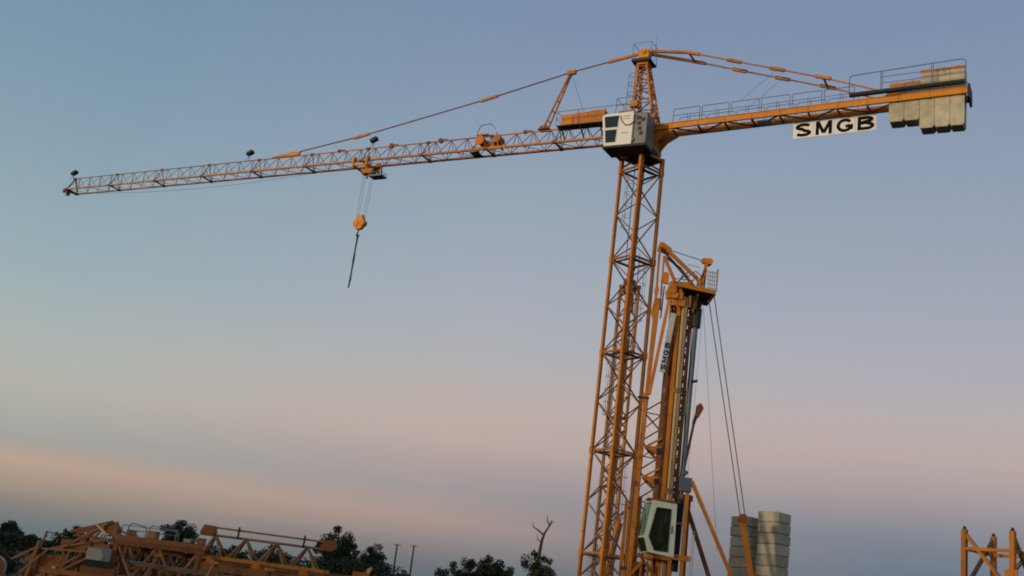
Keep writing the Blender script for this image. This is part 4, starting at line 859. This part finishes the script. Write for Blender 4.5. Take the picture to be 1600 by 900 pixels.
def platform_deck():
    o = thing('railed_platform', 'orange walkway deck with thin grey railing, in the middle of the pile', 'platform', (-14.7, 46.3, 0), 0, G)
    MB().span(0, 3.8, -.5, .5, 2.24, 2.38).build('deck', 'shadeorange', o); MB().beam((0, -.52, 2.28), (3.8, -.52, 2.28), .06, .2).build('edge_beam', 'shadeorange', o)
    for x0, x1 in ((.2, .95), (1.05, 2.3)):
        r = MB().path([(x0, .4, 2.38), (x0, .4, 2.8), (x0 + .12, .4, 2.9), (x1 - .1, .4, 2.84), (x1, .4, 2.7), (x1, .4, 2.38)], .024, 6).tube((x0, .4, 2.62), (x1, .4, 2.62), .02, n=5); r.build('railing', 'galv', o)
    MB().path([(.2, -.4, 2.38), (.2, -.4, 2.78), (2.4, -.4, 2.78), (2.4, -.4, 2.38)], .02, 5).build('railing', 'galv', o)
    for x in (.4, 3.4): MB().span(x - .1, x + .1, -.5, .5, 2.13, 2.235).build('bearer', 'wood', o)
    for x, h in ((.5, .22), (1.4, .3), (2.9, .16), (3.4, .26)): MB().box((x, -.1, 2.39 + h / 2), (.35, .4, h), Matrix.Rotation(x, 3, 'Z')).build('fitting', 'faded' if h > .2 else 'grey', o, .02)
platform_deck()
def tower_top():
    o = thing('slanted_crane_head', 'dark slanted tower head frame resting on the left of the pile', 'tower head', (-16.6, 46.4, 0), 0, G)
    for y in (-.3, .4): bar('rail', (0, y, 2.25), (1.6, y, 2.84), .12, 'shadeorange', o)
    MB().prism([(1.25, 2.4), (1.85, 2.3), (1.82, 2.62), (1.6, 2.86), (1.3, 2.78)], -.3, .4).build('head_block', 'shadeorange', o, .02)
    for a, b, mm in (((-.3, -.35, 1.5), (1.4, -.35, 2.75), 'faded'), ((.2, -.35, 2.3), (1.0, -.35, 1.7), 'shadeorange'), ((.7, -.35, 1.6), (1.3, -.35, 2.6), 'faded'), ((-.6, -.35, 1.5), (1.6, -.35, 2.15), 'faded'), ((.4, .4, 2.35), (1.3, .4, 1.7), 'shadeorange'), ((0, .4, 1.7), (.9, .4, 2.5), 'shadeorange'), ((1.5, -.36, 2.3), (.95, -.36, 2.68), 'cream')): bar('strut', a, b, .085, mm, o)
    MB().span(-.3, 1.7, -.3, .4, 1.5, 1.92).build('base_plate', 'shadeorange', o)
    MB().path([(1.75, .1, 2.6), (2.1, .1, 2.45), (2.6, .1, 2.42)], .03, 6).build('hose', 'dark', o)
tower_top()
def left_frame():
    o = thing('leg_trestle', 'red orange leg frame with raking struts at the left end of the pile', 'frame', (-17.9, 45.2, 0), 0, G)
    for k in range(6): MB().span(.02 + k * .56, .56 + k * .56, .2 + .03 * (k % 2), .5, .2, 1.16 + .07 * (k % 3)).build('side_panel', 'shadeorange', o)
    bar('post', (.25, 0, .1), (.48, 0, 1.75), .13, 'faded', o); bar('post', (.48, .2, 1.5), (.62, .2, 2.15), .07, 'faded', o); bar('post', (2.1, .05, .1), (2.2, .05, 1.5), .14, 'shadeorange', o)
    for a, b in (((-.3, -.05, .1), (.9, -.05, 1.45)), ((.3, -.1, .1), (2.2, -.1, 1.35)), ((.6, -.15, .05), (3.2, -.15, 1.75)), ((1.2, 0, .3), (1.55, 0, 1.4)), ((.5, .1, 1.45), (3.2, .1, 1.6)), ((-.5, .1, .9), (.4, .1, 1.5)), ((2.6, -.2, .2), (3.3, -.2, 1.2))): bar('strut', a, b, .075, 'faded', o)
    MB().span(1.32, 1.46, -.35, -.2, .05, .85).build('marker_post', 'cream', o)
    MB().path([(.62, .2, 2.12), (1.0, .2, 2.08), (1.4, .2, 2.02), (1.7, .2, 1.9)], .02, 5).build('loose_rope', 'rope', o)
left_frame()
def crate():
    o = thing('equipment_crate', 'pale grey steel crate sitting among the orange parts', 'crate', (-14.85, 45.0, 0), R(12), G)
    MB().span(-.48, .46, -.5, .5, 1.25, 1.76).build('body', 'grey', o, .04); MB().prism([(-.46, 1.28), (.12, 1.28), (.16, 1.5), (.05, 1.70), (-.46, 1.72)], -.515, -.502).build('door', 'concrete', o)
    MB().span(-.5, .57, -.45, .45, 1.03, 1.245).build('skid', 'dark', o); MB().span(-.6, .7, -.4, .4, .12, 1.025).build('support_box', 'shadeorange', o)
crate()
def drum():
    o = thing('cable_drum', 'orange cable drum with pale rim standing at the left edge', 'cable drum', (-18.95, 45, 0), R(15), G)
    MB().tube((0, -.35, .5), (0, .35, .5), .34, n=20).build('core', 'shadeorange', o)
    for y in (-.4, .36): MB().tube((0, y, .5), (0, y + .05, .5), .5, n=24).build('flange', 'shadeorange' if y < 0 else 'concrete', o)
drum()
o = thing('end_bracket', 'bright orange bracket with a pale tip at the right end of the pile', 'bracket', (-4.35, 45.7, 0), 0, G)
MB().span(-.55, .1, -.2, .2, .1, 2.12).build('upright', 'orange', o); MB().prism([(-.05, 2.125), (.12, 2.125), (.2, 2.36), (.02, 2.3)], -.1, .1).build('tip', 'cream', o)
o = thing('box_girder', 'brown box girder lying along the foot of the pile', 'girder', (-11.0, 45.1, 0), 0, G)
MB().span(0, 6.6, -.18, .18, 1.42, 1.72).build('girder', 'shadeorange', o)
for x in (.6, 3.2, 6.0): MB().span(x - .1, x + .1, -.16, .16, .1, 1.415).build('trestle_leg', 'shadeorange', o)
for x in (.25, 2.1, 4.0): MB().prism([(x, 1.725), (x + .4, 1.725), (x + .32, 1.92), (x + .1, 1.96)], -.08, .08).build('lug', 'orange', o)
def pipe_bundle():
    rnd = random.Random(9); o = thing('tie_rod_bundle', 'bundle of long steel tie rods laid across the middle of the pile', 'rods', (-13.2, 44.9, 0), R(4), G)
    for k in range(9): bar('tie_rod', (rnd.uniform(-.4, .2), -.3 + .07 * k, 1.28 + .06 * (k % 3)), (rnd.uniform(5.0, 6.2), -.3 + .07 * k, 1.2 + .05 * (k % 3)), .06, ('faded', 'shadeorange', 'galv')[k % 3], o, rnd=True)
    for x in (.5, 4.2): MB().span(x - .08, x + .08, -.4, .4, .1, 1.22).build('trestle', 'wood', o)
pipe_bundle()
def hook_bits():
    rnd = random.Random(21)
    for k, (x, y, z0, rz, lab) in enumerate(((-12.6, 44.4, .1, 20, 'faded orange raking prop standing against the rods, left one'), (-10.3, 44.3, .1, -15, 'faded orange raking prop standing in front of the girder'), (-8.2, 44.5, .1, 25, 'faded orange raking prop at the right of the girder'))):
        o = thing('raking_prop', lab, 'prop', (x, y, 0), R(rz), G)
        bar('leg', (-.5, 0, z0), (.15, 0, 1.75), .10, 'faded', o); bar('leg', (.6, .1, z0), (.2, .1, 1.7), .10, 'shadeorange', o); bar('tie', (-.25, .05, .7), (.45, .05, .75), .07, 'shadeorange', o); MB().box((.17, .05, 1.76), (.3, .3, .12)).build('head_plate', 'orange', o)
hook_bits()

# ================================================================== trees and poles
def tree(name, label, x, y, h, spread, seed, trunk_h=.3, nleaf=2600, leaf=.36, group='trees and bushes on the skyline', dead=None, gap=.0, low=.12):
    rnd = random.Random(seed); o = thing(name, label, 'tree' if 'tree' in name else 'bush', (x, y, 0), 0, group)
    tm = MB(); tips = []
    th = h * trunk_h; lean = Vector((rnd.uniform(-.05, .05) * h, 0, th)); tm.tube((0, 0, -.1), lean, .035 * h, .024 * h, 8)
    nb = 8
    for i in range(nb):
        a = 2 * math.pi * i / nb + rnd.uniform(-.3, .3); t = rnd.uniform(.25, .95)
        st = lean * (.75 + .25 * rnd.random()); end = Vector((spread * math.cos(a) * rnd.uniform(.45, .85) * (1.1 - .55 * t), spread * math.sin(a) * rnd.uniform(.45, .85) * (1.1 - .55 * t), h * (low + (0.93 - low) * t)))
        mid = st.lerp(end, .5) + Vector((0, 0, .05 * h)); tm.tube(st, mid, .014 * h, .009 * h, 6).tube(mid, end, .009 * h, .003 * h, 5); tips += [end, mid]
        for _ in range(2):
            e2 = mid + Vector((rnd.uniform(-.4, .4) * spread, rnd.uniform(-.4, .4) * spread, rnd.uniform(.02, .22) * h)); tm.tube(mid, e2, .006 * h, .002 * h, 4); tips.append(e2)
    topv = Vector((rnd.uniform(-.1, .1) * spread, 0, h * .93)); tm.tube(lean, topv, .016 * h, .003 * h, 6); tips.append(topv)
    tm.build('trunk', 'bark', o)
    cr = MB(); cl = []; z0_ = h * low
    for tp in tips:
        cl.append((tp + Vector((rnd.gauss(0, .10) * spread, rnd.gauss(0, .10) * spread, rnd.gauss(0, .04) * h)), rnd.uniform(.16, .28) * spread))
    for _ in range(34):
        d = Vector((rnd.gauss(0, 1), rnd.gauss(0, 1), rnd.gauss(0, 1))).normalized() * rnd.random() ** .4
        cl.append((Vector((d.x * spread * .8, d.y * spread * .8, (z0_ + h) / 2 + d.z * (h - z0_) * .43)), rnd.uniform(.18, .32) * spread))
    if gap: cl = [c for c in cl if rnd.random() > gap]
    nleaf = int(nleaf * 3.0); leaf *= .72
    for _ in range(nleaf):
        c, r = rnd.choice(cl); d = Vector((rnd.gauss(0, 1), rnd.gauss(0, 1), rnd.gauss(0, .85))).normalized() * r * rnd.random() ** .45
        p = c + d
        if p.z < .15 or p.z > h * 1.03: continue
        u = Vector((rnd.gauss(0, 1), rnd.gauss(0, 1), rnd.gauss(0, 1))).normalized(); v = u.orthogonal().normalized(); s = leaf * rnd.uniform(.6, 1.3)
        cr.add([p - u * s * .5, p + v * s * .32, p + u * s * .5, p - v * s * .32], [(0, 1, 2, 3)])
    cr.build('crown', 'leaf', o)
    if dead:
        dm = MB()
        for pts, r0_ in dead:
            for i, (a, b) in enumerate(zip(pts, pts[1:])):
                k0, k1 = i / (len(pts) - 1), (i + 1) / (len(pts) - 1); dm.tube(a, b, r0_ * (1 - .75 * k0), r0_ * (1 - .75 * k1), 6)
        dm.build('dead_limbs', 'deadwood', o)
    return o
tree('oak_tree', 'dark pointed tree at the far left edge of the picture', -64.3, 155, 3.9, 2.1, 1, .2, 2600, .32, low=.05)
tree('oak_tree', 'dark sloping tree just right of the leftmost tree', -61.6, 152, 2.7, 2.4, 2, .2, 2600, .32, low=.05)
tree('bush', 'small dark bush left of the thin red post', -58.6, 150, 2.5, 1.7, 3, .15, 1600, .28, low=.05)
tree('oak_tree', 'dark tree showing behind the slanted tower head', -53.6, 150, 4.3, 2.0, 4, .2, 1800, .30, low=.1)
tree('oak_tree', 'round bushy tree behind the railed platform', -40.0, 150, 6.9, 2.9, 5, .3, 3000, .34, gap=.05, low=.25)
tree('oak_tree', 'tall dark tree just behind the right end of the tie rods', -18.9, 150, 8.5, 3.4, 6, .25, 4200, .42, low=.1)
tree('oak_tree', 'open branched tree standing left of the two poles', -13.9, 151, 6.8, 2.9, 7, .3, 2300, .36, gap=.3, low=.2)
tree('bush', 'dark bush below the tall tree, left of the poles', -15.9, 149, 5.6, 3.0, 8, .15, 3000, .4, low=.05)
tree('bush', 'dark bush seen through the lattice under the tie rods', -27.0, 150, 5.2, 3.0, 9, .15, 2200, .36, low=.05)
tree('bush', 'small dark bush seen through the left lattice bays', -32.3, 150, 4.3, 2.2, 10, .15, 1600, .34, low=.05)
tree('bush', 'low bush at the foot of the two poles', -9.6, 149, 4.0, 1.9, 11, .15, 1500, .34, low=.05)
tree('bush', 'low dark bush at the left of the middle thicket', -3.2, 149, 5.9, 2.7, 12, .12, 2600, .40, low=.05)
tree('bush', 'dark bush in the dip between the thicket\'s left and highest bushes', -.9, 148, 6.5, 2.6, 19, .12, 2600, .40, low=.05)
tree('bush', 'wide bush with wispy top, highest of the middle thicket', 1.5, 150, 7.7, 3.3, 13, .2, 3200, .40, gap=.12, low=.05)
tree('bush', 'low dark bush between the thicket and the dead-topped tree', 4.4, 149, 6.2, 2.3, 14, .12, 2400, .40, low=.05)
tree('bush', 'low dark bush right of the dead-topped tree', 9.9, 148, 6.3, 1.9, 18, .12, 1800, .40, low=.05)
def hedge():
    rnd = random.Random(31); o = thing('hedge', 'long dark hedge running behind the pile of crane parts', 'hedge', (-38, 138, 0)); cr = MB(); tm = MB()
    for k in range(60):
        x = -26 + 54 * k / 59; h = 2.6 + .028 * (x + 26) * 1.0 + rnd.uniform(-.35, .45)
        if x < -14: h -= .9
        tm.tube((x, 0, 0), (x + rnd.uniform(-.2, .2), 0, h * .8), .07, .03, 5)
        for _ in range(190):
            p = Vector((x + rnd.gauss(0, .5), rnd.gauss(0, .6), rnd.uniform(.05, 1) ** .7 * h)); u = Vector((rnd.gauss(0, 1), rnd.gauss(0, 1), rnd.gauss(0, 1))).normalized(); v = u.orthogonal().normalized(); q = rnd.uniform(.2, .45)
            cr.add([p - u * q * .5, p + v * q * .35, p + u * q * .5, p - v * q * .35], [(0, 1, 2, 3)])
    cr.build('crown', 'leaf', o); t_ = tm.build('stems', 'bark', o); t_['kind'] = 'stuff'
hedge()
tree('oak_tree', 'tree with bare dead limbs rising above its leafy base', 8.3, 150, 9.4, 2.6, 15, .35, 1900, .34, gap=.45, low=.30,
     dead=[([(-.1, 0, 5.0), (-.1, 0, 8.5), (.05, 0, 10.2), (.3, 0, 11.2), (.9, 0, 12.3), (1.1, 0, 13.0)], .30), ([(.9, 0, 12.2), (.5, 0, 12.8), (.35, 0, 13.6)], .13), ([(.2, 0, 10.9), (-.7, 0, 11.5), (-1.3, 0, 11.8), (-1.5, 0, 12.4)], .14), ([(0, 0, 9.9), (-.5, 0, 10.2), (-.75, 0, 10.9)], .10), ([(1.0, 0, 12.5), (1.5, 0, 12.9)], .08)])
tree('bush', 'scrubby bush beside the cable drum at lower left', -19.3, 47, 1.35, .9, 16, .15, 900, .12, low=.05)
PG = 'two wooden utility poles on the skyline'
for x, y, h, lab in ((-14.45, 200, 9.2, 'left of the two slender wooden utility poles on the skyline'), (-11.45, 200, 9.35, 'right of the two slender wooden utility poles on the skyline')):
    o = thing('utility_pole', lab, 'utility pole', (x, y, 0), 0, PG)
    MB().tube((0, 0, 0), (0, 0, h), .19, .13, 10).build('shaft', 'bark', o); MB().beam((-.65, -.16, h - .25), (.65, -.16, h - .25), .1).build('crossarm', 'bark', o)
    for dx in (-.55, .55): MB().tube((dx, -.16, h - .19), (dx, -.16, h + .02), .05, n=6).build('insulator', 'grey', o)

# ================================================================== unseen wood added behind the camera to shade the yard from the sun
def wood():
    rnd = random.Random(77); cr = MB(); side = Vector((-SUN_AZ.y, SUN_AZ.x, 0))
    for k in range(64):
        c = SUN_AZ * (100 + rnd.uniform(-9, 9)) + side * (-190 + 380 * k / 63 + rnd.uniform(-3, 3)); h = rnd.uniform(15, 18.5); w = rnd.uniform(5, 7)
        cr.tube(c, c + Vector((0, 0, h * .6)), .35, .15, 6)
        for _ in range(420):
            z = rnd.uniform(.06, 1) ; rr = w * math.sqrt(max(0.05, 1 - (2 * z - .9) ** 2 / 1.3)) * rnd.random() ** .5; a = rnd.uniform(0, 6.283)
            p = c + Vector((rr * math.cos(a), rr * math.sin(a), z * h)); u = Vector((rnd.gauss(0, 1), rnd.gauss(0, 1), rnd.gauss(0, 1))).normalized(); v = u.orthogonal().normalized(); q = rnd.uniform(.7, 1.5)
            cr.add([p - u * q * .6, p + v * q * .45, p + u * q * .6, p - v * q * .45], [(0, 1, 2, 3)])
    o = cr.build('wood', 'leaf'); o['kind'] = 'stuff'; o['label'] = 'added wood of broadleaf trees, unseen behind the viewer, shading the yard'; o['category'] = 'wood'
wood()
